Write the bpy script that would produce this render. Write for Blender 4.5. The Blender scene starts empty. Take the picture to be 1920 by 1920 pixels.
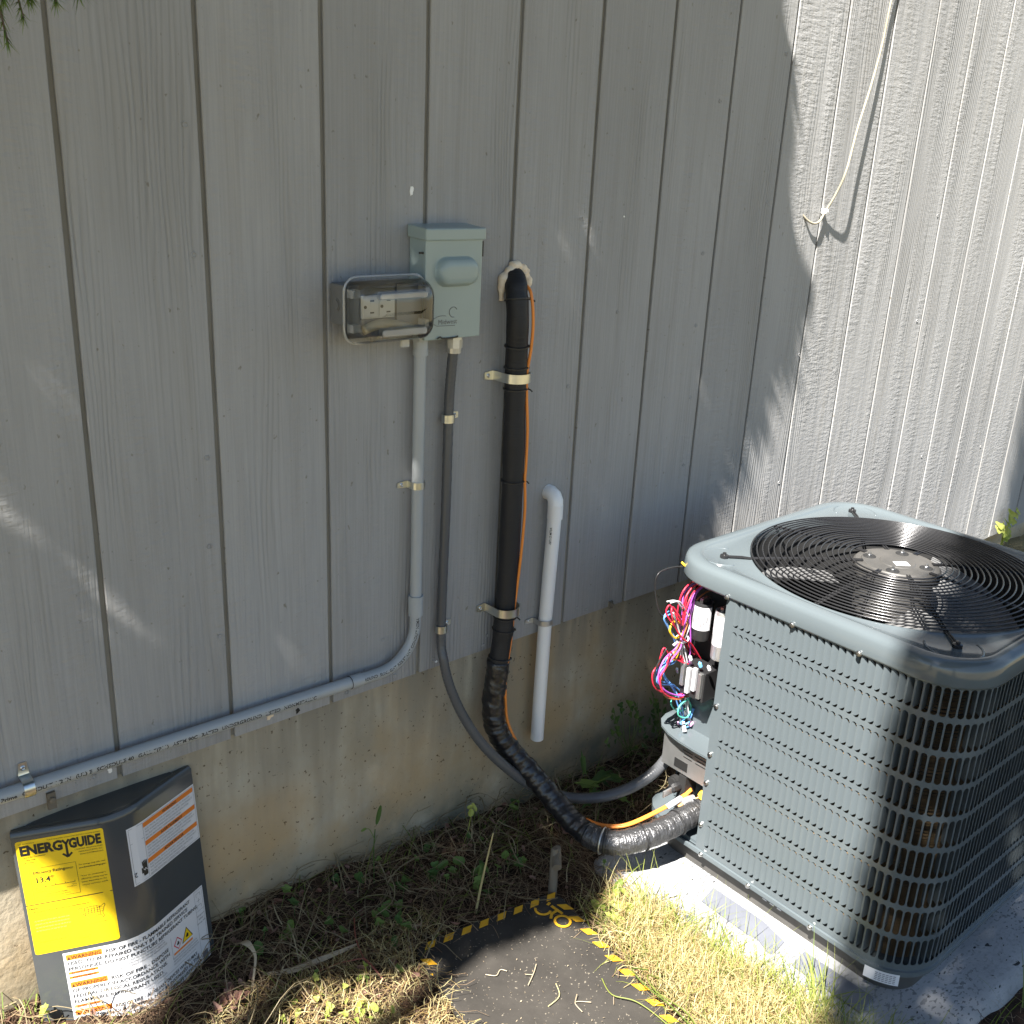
import bpy, math, random
import numpy as np
from mathutils import Vector, Matrix
random.seed(11); np.random.seed(11)
PI = math.pi
sc = bpy.context.scene
COL = sc.collection

# ------------------------------------------------------------------ camera, sky, sun
cam_d = bpy.data.cameras.new('camera'); cam = bpy.data.objects.new('camera', cam_d); COL.objects.link(cam)
RX = Vector((0.75913794, -0.64930851, 0.04591344)); RY = Vector((-0.18510622, -0.28296295, -0.94109917)); RZ = Vector((0.6240555, 0.70592523, -0.33499896))
m = Matrix((RX, -RY, -RZ)).transposed().to_4x4(); m.translation = Vector((-0.4703424, -1.48776781, 1.01060908))
cam.matrix_world = m
cam_d.sensor_width = 36; cam_d.lens = 1886.046 / 1920 * 36; cam_d.clip_start = .02; cam_d.clip_end = 400
sc.camera = cam
EL = math.radians(55); SUN = Vector((-.944 * math.cos(EL), -.33 * math.cos(EL), math.sin(EL))).normalized()
w = bpy.data.worlds.new('World'); sc.world = w; w.use_nodes = True
nt = w.node_tree; sky = nt.nodes.new('ShaderNodeTexSky'); sky.sky_type = 'NISHITA'; sky.sun_disc = False
sky.sun_elevation = EL; sky.sun_rotation = math.atan2(SUN.x, SUN.y); sky.dust_density = .5; sky.ozone_density = 1.6; sky.air_density = 1.15
bg = nt.nodes['Background']; bg.inputs[1].default_value = .047; nt.links.new(sky.outputs[0], bg.inputs[0])
sd = bpy.data.lights.new('sun', 'SUN'); sd.energy = 5.0; sd.angle = math.radians(.53); sd.color = (1, .955, .89)
sun = bpy.data.objects.new('sun', sd); COL.objects.link(sun); sun.rotation_euler = (-SUN).to_track_quat('-Z', 'Y').to_euler()
sc.view_settings.view_transform = 'Standard'; sc.view_settings.look = 'None'; sc.view_settings.gamma = 1
sc.view_settings.use_curve_mapping = False; sc.view_settings.exposure = 2.12
sc.render.engine = 'CYCLES'; sc.cycles.max_bounces = 8; sc.cycles.transparent_max_bounces = 12

# ------------------------------------------------------------------ materials
def mat(name, col, rough=.6, metal=0, col2=None, cscale=8, cstretch=(1, 1, 1), cdetail=4, contrast=.35, bumps=(), spec=.5, extra=None, coat=0, alpha=None):
    m = bpy.data.materials.new(name); m.use_nodes = True; n = m.node_tree.nodes; l = m.node_tree.links
    b = n['Principled BSDF']; b.inputs['Roughness'].default_value = rough; b.inputs['Metallic'].default_value = metal
    b.inputs['Base Color'].default_value = (*col, 1); b.inputs['Specular IOR Level'].default_value = spec
    if coat: b.inputs['Coat Weight'].default_value = coat
    tc = n.new('ShaderNodeTexCoord'); P = tc.outputs['Object']
    def noise(scale, stretch, detail, rgh=.55, dist=0):
        mp = n.new('ShaderNodeMapping'); mp.inputs['Scale'].default_value = stretch; l.new(P, mp.inputs[0])
        t = n.new('ShaderNodeTexNoise'); t.inputs['Scale'].default_value = scale; t.inputs['Detail'].default_value = detail
        t.inputs['Roughness'].default_value = rgh; t.inputs['Distortion'].default_value = dist; l.new(mp.outputs[0], t.inputs['Vector']); return t.outputs['Fac']
    def ramp(fac, a, c, p0, p1):
        r = n.new('ShaderNodeValToRGB'); r.color_ramp.elements[0].position = p0; r.color_ramp.elements[1].position = p1
        r.color_ramp.elements[0].color = (*a, 1); r.color_ramp.elements[1].color = (*c, 1); l.new(fac, r.inputs[0]); return r.outputs[0]
    def mix(f, a, c, mode='MIX'):
        x = n.new('ShaderNodeMix'); x.data_type = 'RGBA'; x.blend_type = mode
        for s, v in ((x.inputs[0], f), (x.inputs[6], a), (x.inputs[7], c)):
            if isinstance(v, (int, float)): s.default_value = v
            elif isinstance(v, tuple): s.default_value = (*v, 1)
            else: l.new(v, s)
        return x.outputs[2]
    c = None
    if col2:
        c = ramp(noise(cscale, cstretch, cdetail), col, col2, .5 - contrast / 2, .5 + contrast / 2); l.new(c, b.inputs['Base Color'])
    prev = None
    for (sc_, st, det, strength, dist) in bumps:
        bp = n.new('ShaderNodeBump'); bp.inputs['Strength'].default_value = strength; bp.inputs['Distance'].default_value = dist
        l.new(noise(sc_, st, det), bp.inputs['Height'])
        if prev: l.new(prev, bp.inputs['Normal'])
        prev = bp.outputs[0]
    if prev: l.new(prev, b.inputs['Normal'])
    if extra: extra(m, n, l, b, tc, noise, ramp, mix, c, prev)
    return m

def siding_extra(m, n, l, b, tc, noise, ramp, mix, c, prev):
    oi = n.new('ShaderNodeObjectInfo'); add = n.new('ShaderNodeVectorMath'); add.operation = 'MULTIPLY_ADD'
    l.new(oi.outputs['Random'], add.inputs[0]); add.inputs[1].default_value = (3.1, 0, 7.3); l.new(tc.outputs['Object'], add.inputs[2]); P = add.outputs[0]
    def nz(stretch, det, rgh=.5, dist=0):
        mp = n.new('ShaderNodeMapping'); mp.inputs['Scale'].default_value = stretch; l.new(P, mp.inputs[0])
        t = n.new('ShaderNodeTexNoise'); t.inputs['Scale'].default_value = 1; t.inputs['Detail'].default_value = det; t.inputs['Roughness'].default_value = rgh
        t.inputs['Distortion'].default_value = dist; l.new(mp.outputs[0], t.inputs['Vector']); return t.outputs['Fac']
    def math_(op, a, c_=None, clamp=False):
        x = n.new('ShaderNodeMath'); x.operation = op; x.use_clamp = clamp
        for s, v in ((x.inputs[0], a), (x.inputs[1], c_)):
            if v is None: continue
            if isinstance(v, (int, float)): s.default_value = v
            else: l.new(v, s)
        return x.outputs[0]
    warp = nz((9, 1, 1.1), 3); sep = n.new('ShaderNodeSeparateXYZ'); l.new(P, sep.inputs[0])
    ph = math_('ADD', math_('MULTIPLY', sep.outputs[0], 640), math_('MULTIPLY', warp, 52))
    grain = math_('POWER', math_('ADD', math_('MULTIPLY', math_('SINE', ph), .5), .5), 3)
    streak = nz((230, 1, 5), 3, .6)
    rough = nz((75, 1, 150), 3, .6, .3)
    ripple = nz((26, 1, 95), 2, .5)
    mask = ramp(nz((10, 1, 1.1), 3), (0, 0, 0), (1, 1, 1), .48, .62)
    amp = n.new('ShaderNodeMapRange'); amp.inputs[1].default_value = .35; amp.inputs[2].default_value = .62; amp.inputs[3].default_value = .25; amp.inputs[4].default_value = 1.15; l.new(nz((13, 1, 2.3), 3), amp.inputs[0])
    mask2 = ramp(nz((17, 1, 2.1), 2), (0, 0, 0), (1, 1, 1), .46, .6)
    def sep1(o):
        s = n.new('ShaderNodeSeparateColor'); l.new(o, s.inputs[0]); return s.outputs[0]
    mk, mk2 = sep1(mask), sep1(mask2)
    h = math_('ADD', math_('MULTIPLY', math_('MULTIPLY', grain, mk), -.5), math_('MULTIPLY', streak, .55))
    h = math_('ADD', h, math_('MULTIPLY', math_('MULTIPLY', math_('ADD', rough, ripple), math_('SUBTRACT', 1, mk)), .66))
    h = math_('MULTIPLY', h, amp.outputs[0])
    h = math_('ADD', h, math_('MULTIPLY', math_('MULTIPLY', ripple, mk2), .35))
    bp = n.new('ShaderNodeBump'); bp.inputs['Strength'].default_value = .95; bp.inputs['Distance'].default_value = .0023; l.new(h, bp.inputs['Height'])
    big = n.new('ShaderNodeBump'); big.inputs['Strength'].default_value = .5; big.inputs['Distance'].default_value = .004; l.new(nz((8, 1, 2.5), 2), big.inputs['Height'])
    l.new(big.outputs[0], bp.inputs['Normal']); l.new(bp.outputs[0], b.inputs['Normal'])
    # paint: slightly uneven grey, rare chips and dirt, grain shading painted in
    base = ramp(nz((4, 1, 1.2), 5), (.293, .291, .288), (.343, .341, .338), .35, .65)
    dirt = mix(1.0, ramp(nz((90, 1, 60), 2), (.62, .58, .5), (1, 1, 1), .24, .31), ramp(nz((38, 1, 1.4), 4, .6), (.94, .93, .91), (1, 1, 1), .34, .5), 'MULTIPLY')
    gm = math_('SUBTRACT', math_('ADD', .95, math_('MULTIPLY', oi.outputs['Random'], .09)), math_('ADD', math_('MULTIPLY', math_('MULTIPLY', grain, mk), .13), math_('MULTIPLY', math_('SUBTRACT', streak, .5), -.34))); comb = n.new('ShaderNodeCombineColor'); [l.new(gm, comb.inputs[q]) for q in range(3)]  # grain hollows darkened, ridges lightened: relief shading put into the colour
    l.new(mix(1.0, mix(1.0, base, dirt, 'MULTIPLY'), comb.outputs[0], 'MULTIPLY'), b.inputs['Base Color'])

def concrete_extra(m, n, l, b, tc, noise, ramp, mix, c, prev):
    streaks = noise(1, (14, 1, 1.3), 4, .6)
    base = ramp(noise(5, (1, 1, .8), 6, .62), (.36, .31, .22), (.50, .455, .36), .36, .62)
    ochre = ramp(noise(3.1, (1, 1, .7), 4), (0, 0, 0), (1, 1, 1), .5, .68)
    c1 = mix(ochre, base, (.44, .31, .16))
    c2 = mix(ramp(streaks, (.62, .62, .62), (0, 0, 0), .36, .56), c1, (.29, .25, .185))
    sep = n.new('ShaderNodeSeparateXYZ'); l.new(tc.outputs['Object'], sep.inputs[0])
    up = n.new('ShaderNodeMapRange'); up.inputs[1].default_value = .10; up.inputs[2].default_value = .30; l.new(sep.outputs[2], up.inputs[0])
    um = n.new('ShaderNodeMath'); um.operation = 'MULTIPLY'; um.use_clamp = True; l.new(up.outputs[0], um.inputs[0]); l.new(ramp(noise(1, (19, 1, 1.6), 4, .6), (.25, .25, .25), (1, 1, 1), .38, .58), um.inputs[1])
    c2 = mix(um.outputs[0], c2, (.25, .225, .175))
    lowb = n.new('ShaderNodeMapRange'); lowb.inputs[1].default_value = .20; lowb.inputs[2].default_value = .02; l.new(sep.outputs[2], lowb.inputs[0])
    lm = n.new('ShaderNodeMath'); lm.operation = 'MULTIPLY'; lm.use_clamp = True; l.new(lowb.outputs[0], lm.inputs[0]); l.new(ramp(noise(4.2, (1.4, 1, 1), 5, .6), (0, 0, 0), (.85, .85, .85), .36, .6), lm.inputs[1])
    c2 = mix(lm.outputs[0], c2, (.42, .305, .17))
    # grey splash zone at the foot, with algae
    mr = n.new('ShaderNodeMapRange'); mr.inputs[1].default_value = .03; mr.inputs[2].default_value = -.09; l.new(sep.outputs[2], mr.inputs[0])
    foot = n.new('ShaderNodeMath'); foot.operation = 'MULTIPLY'; foot.use_clamp = True; l.new(mr.outputs[0], foot.inputs[0])
    l.new(ramp(noise(9, (1, 1, 1), 4), (.2, .2, .2), (1, 1, 1), .35, .6), foot.inputs[1])
    c3 = mix(foot.outputs[0], c2, (.16, .16, .125))
    pits = ramp(noise(120, (1, 1, 1), 2), (.35, .3, .25), (1, 1, 1), .27, .33)
    l.new(mix(1.0, c3, pits, 'MULTIPLY'), b.inputs['Base Color'])

def soil_extra(m, n, l, b, tc, noise, ramp, mix, c, prev):
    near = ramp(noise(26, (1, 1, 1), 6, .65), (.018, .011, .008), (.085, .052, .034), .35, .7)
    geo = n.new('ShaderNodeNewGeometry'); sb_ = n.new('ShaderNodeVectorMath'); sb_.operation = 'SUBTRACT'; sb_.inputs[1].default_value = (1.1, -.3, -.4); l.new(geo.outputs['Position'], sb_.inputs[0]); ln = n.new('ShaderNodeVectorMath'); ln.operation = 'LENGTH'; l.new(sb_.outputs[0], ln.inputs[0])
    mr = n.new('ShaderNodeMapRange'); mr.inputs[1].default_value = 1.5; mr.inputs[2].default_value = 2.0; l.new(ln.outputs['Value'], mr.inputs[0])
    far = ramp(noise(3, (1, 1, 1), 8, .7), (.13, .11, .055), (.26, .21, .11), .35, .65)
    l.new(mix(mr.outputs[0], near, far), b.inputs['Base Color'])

def rubber_extra(m, n, l, b, tc, noise, ramp, mix, c, prev):
    dust = ramp(noise(7, (1, 1, 1), 6, .65), (.026, .0235, .0205), (.05, .045, .039), .33, .66)
    sp = ramp(noise(190, (1, 1, 1), 1), (0, 0, 0), (1, 1, 1), .70, .74)
    l.new(mix(sp, dust, (.16, .14, .11)), b.inputs['Base Color'])

def pad_extra(m, n, l, b, tc, noise, ramp, mix, c, prev):
    base = ramp(noise(6, (1, 1, 1), 5), (.25, .255, .26), (.36, .36, .36), .35, .65)
    zone = ramp(noise(4.5, (1, 1, 1), 3), (.2, .2, .2), (.9, .9, .9), .42, .6)
    sp = ramp(noise(150, (.6, 1, 1), 2, .5, .4), (0, 0, 0), (1, 1, 1), .56, .62)
    f = mix(1.0, sp, zone, 'MULTIPLY')
    sp2 = ramp(noise(48, (.7, 1.6, 1), 1), (0, 0, 0), (1, 1, 1), .72, .735)
    l.new(mix(sp2, mix(f, base, (.085, .09, .095)), (.03, .03, .032)), b.inputs['Base Color'])

M = {}
M['siding'] = mat('siding_paint', (.27, .27, .27), .62, spec=.35, extra=siding_extra)
M['siding_groove'] = mat('siding_groove_paint', (.2, .185, .15), .8, col2=(.27, .255, .22), cscale=5, bumps=((200, (1, 1, .05), 3, .5, .002),))
M['concrete'] = mat('foundation_concrete', (.3, .27, .22), .9, spec=.2, bumps=((14, (1, 1, 1), 5, .35, .006), (90, (1, 1, 1), 4, .5, .0025)), extra=concrete_extra)
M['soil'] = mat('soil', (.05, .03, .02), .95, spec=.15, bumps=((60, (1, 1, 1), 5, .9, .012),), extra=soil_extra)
M['rubber'] = mat('dusty_rubber', (.05, .05, .05), .8, spec=.25, bumps=((60, (1, 1, 1), 5, .35, .002), (5, (1, 1.6, 1), 3, .5, .012)), extra=rubber_extra)
M['hazard'] = mat('hazard_yellow', (.72, .40, .02), .6, col2=(.62, .32, .015), cscale=60, bumps=((200, (1, 1, 1), 2, .4, .001),))
M['pad'] = mat('pad_composite', (.4, .4, .4), .8, spec=.3, bumps=((150, (1, 1, 1), 3, .5, .002), (10, (1, 1, 1), 3, .3, .006)), extra=pad_extra)
M['unit'] = mat('unit_grey_paint', (.086, .104, .114), .24, spec=.5, col2=(.096, .114, .123), cscale=5, bumps=((300, (1, 1, 1), 2, .05, .0005), (4, (1, 1, 1), 2, .25, .008)))
M['lidpaint'] = mat('lid_grey_paint', (.090, .108, .118), .13, spec=.5, col2=(.1, .12, .129), cscale=3, bumps=((2.5, (1, 1, 1), 2, .12, .01),))
M['strip'] = mat('strip_plastic', (.125, .133, .158), .5, col2=(.145, .153, .178), cscale=10)
M['ivory'] = mat('socket_grey_plastic', (.42, .41, .38), .4)
M['panel'] = mat('access_panel_shaded_paint', (.058, .063, .066), .12, spec=.5, col2=(.066, .071, .074), cscale=6, bumps=((5, (1, 1, .4), 2, .2, .01),))  # same paint as the unit, coloured darker for the shade it stands in
M['galv'] = mat('galvanised_steel', (.60, .62, .60), .3, 1, col2=(.74, .75, .7), cscale=30, bumps=((40, (1, 1, 1), 3, .2, .001),))
M['galv_dull'] = mat('galvanised_sheet', (.5, .51, .5), .42, .9, col2=(.6, .6, .6), cscale=25)
M['screw'] = mat('screw_steel', (.5, .5, .5), .3, 1)
M['black_wire'] = mat('black_coated_wire', (.035, .035, .037), .22, .5, spec=.6)
M['black'] = mat('black_plastic', (.018, .018, .019), .4)
M['void'] = mat('painted_dark_interior', (.012, .012, .012), .8)  # near-black colour stands in for shade inside hollows and gaps
M['fanblade'] = mat('fan_blade', (.15, .15, .15), .5, col2=(.17, .17, .17), cscale=9)
M['coil'] = mat('coil_copper_fins', (.12, .082, .042), .55, .1, col2=(.17, .115, .062), cscale=30)
M['motor'] = mat('motor_grey', (.07, .068, .064), .55, .3, col2=(.1, .095, .088), cscale=20)
M['boxgrey'] = mat('disconnect_grey', (.29, .355, .345), .3, spec=.5, col2=(.31, .375, .362), cscale=9)
M['boxdark'] = mat('outlet_box_grey', (.15, .152, .15), .5, col2=(.165, .165, .162), cscale=10)
M['pvc_grey'] = mat('grey_pvc', (.33, .35, .36), .36, spec=.5, col2=(.37, .39, .40), cscale=12, cstretch=(1, 1, .2))
M['pvc_white'] = mat('white_pvc', (.80, .80, .79), .3, spec=.5, col2=(.84, .84, .83), cscale=10)
M['whip'] = mat('grey_flex_conduit', (.085, .088, .094), .34, spec=.5)
M['foam_tube'] = mat('black_pipe_insulation', (.014, .014, .016), .55, spec=.4, bumps=((3, (1, 1, 110), 2, .45, .002), (30, (1, 1, 1), 3, .3, .003)))
M['tape'] = mat('black_vinyl_tape', (.014, .014, .016), .3, spec=.6, bumps=((90, (1, 1, 1), 3, .6, .003),))
M['foil'] = mat('crinkled_dark_foil_tape', (.085, .085, .088), .32, .6, bumps=((70, (1, 1, 1), 4, .9, .006), (240, (1, 1, 1), 2, .5, .002)))
M['orange'] = mat('orange_wire', (.78, .25, .04), .4)
M['foam'] = mat('expanding_foam', (.72, .54, .36), .8, col2=(.86, .76, .6), cscale=50, bumps=((70, (1, 1, 1), 3, .5, .004),))
M['coax'] = mat('painted_cable', (.27, .24, .17), .5, col2=(.34, .31, .24), cscale=20)
M['yellow'] = mat('label_yellow', (.82, .55, .01), .45)
M['paper'] = mat('label_white', (.66, .66, .68), .45)
M['ink'] = mat('label_ink', (.015, .015, .015), .5)
M['inkgrey'] = mat('label_fine_print', (.17, .17, .18), .5)
M['orangeink'] = mat('label_orange', (.72, .2, .02), .5)
M['redink'] = mat('label_red', (.6, .03, .05), .5)
M['copper'] = mat('brass_fitting', (.5, .3, .12), .3, 1)
M['capyellow'] = mat('valve_cap_yellow', (.7, .42, .04), .45)
M['alu'] = mat('aluminium_can', (.62, .62, .63), .35, .8)
for k, c in dict(w_red=(.6, .02, .05), w_purple=(.35, .08, .42), w_yellow=(.75, .5, .02), w_blue=(.12, .3, .65), w_teal=(.1, .5, .38), w_white=(.48, .48, .5), w_brown=(.35, .12, .04), w_black=(.02, .02, .02), w_pink=(.6, .3, .5), w_sky=(.15, .45, .75)).items():
    M[k] = mat(k.replace('w_', 'wire_'), c, .4)
M['wood'] = mat('weathered_stake', (.12, .1, .075), .85, col2=(.19, .165, .125), cscale=30, cstretch=(1, 1, .2), bumps=((80, (1, 1, .2), 3, .6, .003),))
M['bark'] = mat('bark', (.07, .05, .035), .9, col2=(.12, .09, .065), cscale=14, bumps=((20, (1, 1, .3), 4, 1, .02),))

def leafmat(name, a, c, rough=.55, sub=.25):
    m = bpy.data.materials.new(name); m.use_nodes = True; n = m.node_tree.nodes; l = m.node_tree.links
    b = n['Principled BSDF']; b.inputs['Roughness'].default_value = rough; b.inputs['Specular IOR Level'].default_value = .3
    at = n.new('ShaderNodeAttribute'); at.attribute_name = 'tint'; r = n.new('ShaderNodeValToRGB')
    r.color_ramp.elements[0].color = (*a, 1); r.color_ramp.elements[1].color = (*c, 1); l.new(at.outputs['Fac'], r.inputs[0]); l.new(r.outputs[0], b.inputs['Base Color'])
    tr = n.new('ShaderNodeBsdfTranslucent'); l.new(r.outputs[0], tr.inputs[0]); mx = n.new('ShaderNodeMixShader'); mx.inputs[0].default_value = sub
    l.new(b.outputs[0], mx.inputs[1]); l.new(tr.outputs[0], mx.inputs[2]); l.new(mx.outputs[0], n['Material Output'].inputs[0]); return m
M['dry'] = leafmat('dry_grass', (.25, .165, .06), (.60, .54, .28))
M['straw'] = leafmat('dead_straw', (.11, .066, .042), (.36, .26, .155))
M['green'] = leafmat('green_grass', (.09, .14, .02), (.28, .3, .07))
M['weed'] = leafmat('weed_leaf', (.05, .105, .025), (.15, .22, .05))
M['lime'] = leafmat('yellow_green_leaf', (.24, .32, .05), (.4, .42, .1))
M['pinkleaf'] = leafmat('dead_pinkish_leaf', (.2, .1, .075), (.36, .22, .17))
M['conifer'] = leafmat('conifer_needles', (.05, .095, .02), (.20, .28, .06))
M['tree_leaf'] = leafmat('tree_leaf', (.03, .055, .015), (.07, .11, .03), sub=.1)
M['redstem'] = leafmat('reddish_stem', (.22, .06, .045), (.32, .12, .08))
M['twig'] = leafmat('pale_twig', (.3, .22, .14), (.5, .42, .3))

def clear_mat():
    m = bpy.data.materials.new('clear_polycarbonate'); m.use_nodes = True; n = m.node_tree.nodes; l = m.node_tree.links
    n.remove(n['Principled BSDF']); g = n.new('ShaderNodeBsdfGlossy'); g.inputs['Roughness'].default_value = .06; g.inputs[0].default_value = (1, 1, 1, 1)
    t = n.new('ShaderNodeBsdfTransparent'); t.inputs[0].default_value = (.93, .94, .93, 1); f = n.new('ShaderNodeFresnel'); f.inputs[0].default_value = 1.6
    mx = n.new('ShaderNodeMixShader'); l.new(f.outputs[0], mx.inputs[0]); l.new(t.outputs[0], mx.inputs[1]); l.new(g.outputs[0], mx.inputs[2]); 
    d = n.new('ShaderNodeBsdfDiffuse'); d.inputs[0].default_value = (.7, .7, .68, 1); m2 = n.new('ShaderNodeMixShader'); m2.inputs[0].default_value = .015
    l.new(mx.outputs[0], m2.inputs[1]); l.new(d.outputs[0], m2.inputs[2]); l.new(m2.outputs[0], n['Material Output'].inputs[0]); return m
M['clear'] = clear_mat()
M['cover_highlight'] = M['clear'].copy(); M['cover_highlight'].name = 'clear_cover_highlight'  # clear plastic whitened to paint highlights on rim and ridges
for q in M['cover_highlight'].node_tree.nodes:
    if q.type == 'MIX_SHADER' and q.inputs[1].links[0].from_node.type == 'MIX_SHADER': q.inputs[0].default_value = .38

# ------------------------------------------------------------------ mesh builder
class MB:
    def __init__(s): s.v = []; s.f = []; s.m = []; s.t = []
    def add(s, vs, fs, mi=0):
        o = len(s.v); s.v.extend([tuple(v) for v in vs]); s.f.extend([tuple(i + o for i in f) for f in fs]); s.m.extend([mi] * len(fs)); return s
    def box(s, x0, y0, z0, x1, y1, z1, mi=0, M_=None):
        v = [(x, y, z) for x in (x0, x1) for y in (y0, y1) for z in (z0, z1)]
        if M_ is not None: v = [M_ @ Vector(p) for p in v]
        return s.add(v, [(0, 1, 3, 2), (4, 6, 7, 5), (0, 4, 5, 1), (2, 3, 7, 6), (0, 2, 6, 4), (1, 5, 7, 3)], mi)
    def tube(s, pts, r, n=10, mi=0, cap=True, closed=False, flat=1.0):
        P = [Vector(p) for p in pts]; k = len(P); rs = r if hasattr(r, '__len__') else [r] * k
        T = []
        for i in range(k):
            a = P[(i + 1) % k] if (closed or i < k - 1) else P[i]; b = P[i - 1] if (closed or i > 0) else P[i]
            T.append((a - b).normalized())
        up = Vector((0, 0, 1)) if abs(T[0].z) < .9 else Vector((0, 1, 0))
        N = (up - T[0] * up.dot(T[0])).normalized(); vs = []
        for i in range(k):
            N = (N - T[i] * N.dot(T[i])); N = N.normalized() if N.length > 1e-6 else T[i].orthogonal().normalized(); B = T[i].cross(N)
            for j in range(n):
                a = 2 * PI * j / n; vs.append(P[i] + (N * math.cos(a) + B * math.sin(a) * flat) * rs[i])
        fs = [(i * n + j, i * n + (j + 1) % n, ((i + 1) % k) * n + (j + 1) % n, ((i + 1) % k) * n + j) for i in range(k if closed else k - 1) for j in range(n)]
        if cap and not closed: fs += [tuple(range(n))[::-1], tuple((k - 1) * n + j for j in range(n))]
        return s.add(vs, fs, mi)
    def loft(s, loops, mi=0, closed=True, capa=False, capb=False):
        n = len(loops[0]); vs = [p for L in loops for p in L]
        fs = [(i * n + j, i * n + (j + 1) % n, (i + 1) * n + (j + 1) % n, (i + 1) * n + j) for i in range(len(loops) - 1) for j in range(n if closed else n - 1)]
        if capa: fs.append(tuple(range(n))[::-1])
        if capb: fs.append(tuple((len(loops) - 1) * n + j for j in range(n)))
        return s.add(vs, fs, mi)
    def lathe(s, prof, c, axis, n=20, mi=0, capa=True, capb=True):
        ax = Vector(axis).normalized(); u = ax.orthogonal().normalized(); v = ax.cross(u); c = Vector(c)
        return s.loft([[c + ax * h + (u * math.cos(2 * PI * j / n) + v * math.sin(2 * PI * j / n)) * r for j in range(n)] for r, h in prof], mi, True, capa, capb)

WL = {}
def empty(name, loc=(0, 0, 0)):
    o = bpy.data.objects.new(name, None); COL.objects.link(o); o.location = loc; o.empty_display_size = .05; WL[o] = Vector(loc); return o
def tag(o, label, cat, group=None, kind=None):
    if label: o['label'] = label
    if cat: o['category'] = cat
    if group: o['group'] = group
    if kind: o['kind'] = kind
    return o
def thing(name, label, cat, loc=(0, 0, 0), group=None): return tag(empty(name, loc), label, cat, group)
def obj(name, mb, mats, parent=None, smooth=False, origin=None, kind=None, label=None, angle=None, bevel=0):
    v = np.array(mb.v, dtype=np.float32).reshape(-1, 3)
    if origin is None: origin = (v.min(0) + v.max(0)) / 2; origin[2] = v[:, 2].min()
    origin = Vector([float(t) for t in origin]); v = v - np.array(origin)
    me = bpy.data.meshes.new(name); me.from_pydata(v.tolist(), [], mb.f)
    ml = mats if isinstance(mats, (list, tuple)) else [mats]
    for x in ml: me.materials.append(M[x] if isinstance(x, str) else x)
    if len(ml) > 1: me.polygons.foreach_set('material_index', mb.m)
    if smooth: me.polygons.foreach_set('use_smooth', [True] * len(me.polygons))
    if mb.t:
        a = me.attributes.new('tint', 'FLOAT', 'FACE'); a.data.foreach_set('value', mb.t)
    me.validate(); me.update()
    if angle and smooth: me.set_sharp_from_angle(angle=math.radians(angle))
    o = bpy.data.objects.new(name, me); COL.objects.link(o); WL[o] = origin
    if parent: o.parent = parent; o.location = origin - WL[parent]
    else: o.location = origin
    if kind: o['kind'] = kind
    if label: o['label'] = label
    if bevel:
        b = o.modifiers.new('bevel', 'BEVEL'); b.width = bevel; b.segments = 2; b.limit_method = 'ANGLE'; b.angle_limit = math.radians(50)
    return o
def copy_obj(o, parent, wloc=None):
    c = o.copy(); COL.objects.link(c); c.parent = parent
    if wloc is not None: c.location = Vector(wloc) - (WL[parent] if parent else Vector()); WL[c] = Vector(wloc)
    return c
def spline(pts, n=8, rs=None):
    P = [Vector(p) for p in pts]; out = []; ro = []
    for i in range(len(P) - 1):
        a, b, c, d = P[max(i - 1, 0)], P[i], P[i + 1], P[min(i + 2, len(P) - 1)]
        for k in range(n):
            t = k / n; out.append(.5 * ((2 * b) + (c - a) * t + (2 * a - 5 * b + 4 * c - d) * t * t + (3 * b - a - 3 * c + d) * t ** 3))
            if rs: ro.append(rs[i] * (1 - t) + rs[i + 1] * t)
    out.append(P[-1])
    if rs: ro.append(rs[-1]); return out, ro
    return out
# text as flat geometry in (u, v)
_tc = {}
def text2d(s_, size=1.0, bold=0.0, xs=1.0):
    k = (s_, bold)
    if k not in _tc:
        cu = bpy.data.curves.new('t', 'FONT'); cu.body = s_; cu.size = 1; cu.resolution_u = 2; cu.offset = bold
        ob = bpy.data.objects.new('t', cu); me = bpy.data.meshes.new_from_object(ob)
        vs = [(v.co.x, v.co.y) for v in me.vertices]; fs = [tuple(p.vertices) for p in me.polygons]
        bpy.data.objects.remove(ob); bpy.data.curves.remove(cu); bpy.data.meshes.remove(me); _tc[k] = (vs, fs)
    vs, fs = _tc[k]
    return [(x * size * xs, y * size) for x, y in vs], fs
def text_w(s_, size, bold=0, xs=1):
    v, _ = text2d(s_, size, bold, xs); return max(p[0] for p in v) if v else 0

# ------------------------------------------------------------------ ground
def gz(x, y):
    h = -.452 + .055 * max(0, min(1, (.75 - x) / .8)) * max(0, 1 + y / .3) + .02 * max(0, 1 + y / .12)
    if x > .86: h -= .034 * min(1, (x - .86) / .08)
    if x > 2.3: h += .12 * min(1, (x - 2.3) / .8)
    if y < -.2 and x < .8: h += 0
    h += .010 * math.sin(x * 13 + y * 7) * math.sin(y * 17 - x * 5) + .004 * math.sin(x * 41 + 3) * math.cos(y * 37)
    return h
g = MB()
xs = list(np.concatenate([np.linspace(-60, -1.5, 14), np.linspace(-1.3, 4.2, 180), np.linspace(4.6, 60, 14)]))
ys = list(np.concatenate([np.linspace(-60, -2.2, 14), np.linspace(-2.0, .03, 75)]))
def gzz(x, y):
    d = max(0, -1.3 - x, x - 4.2, -2 - y); r = math.hypot(x, y)
    return gz(max(-1.3, min(4.2, x)), max(-2, y)) + (random.uniform(-.004, .004) if d == 0 else 0) - (.0 if r < 8 else 0)
g.add([(x, y, gzz(x, y)) for x in xs for y in ys], [(i * len(ys) + j, (i + 1) * len(ys) + j, (i + 1) * len(ys) + j + 1, i * len(ys) + j + 1) for i in range(len(xs) - 1) for j in range(len(ys) - 1)])
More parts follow.
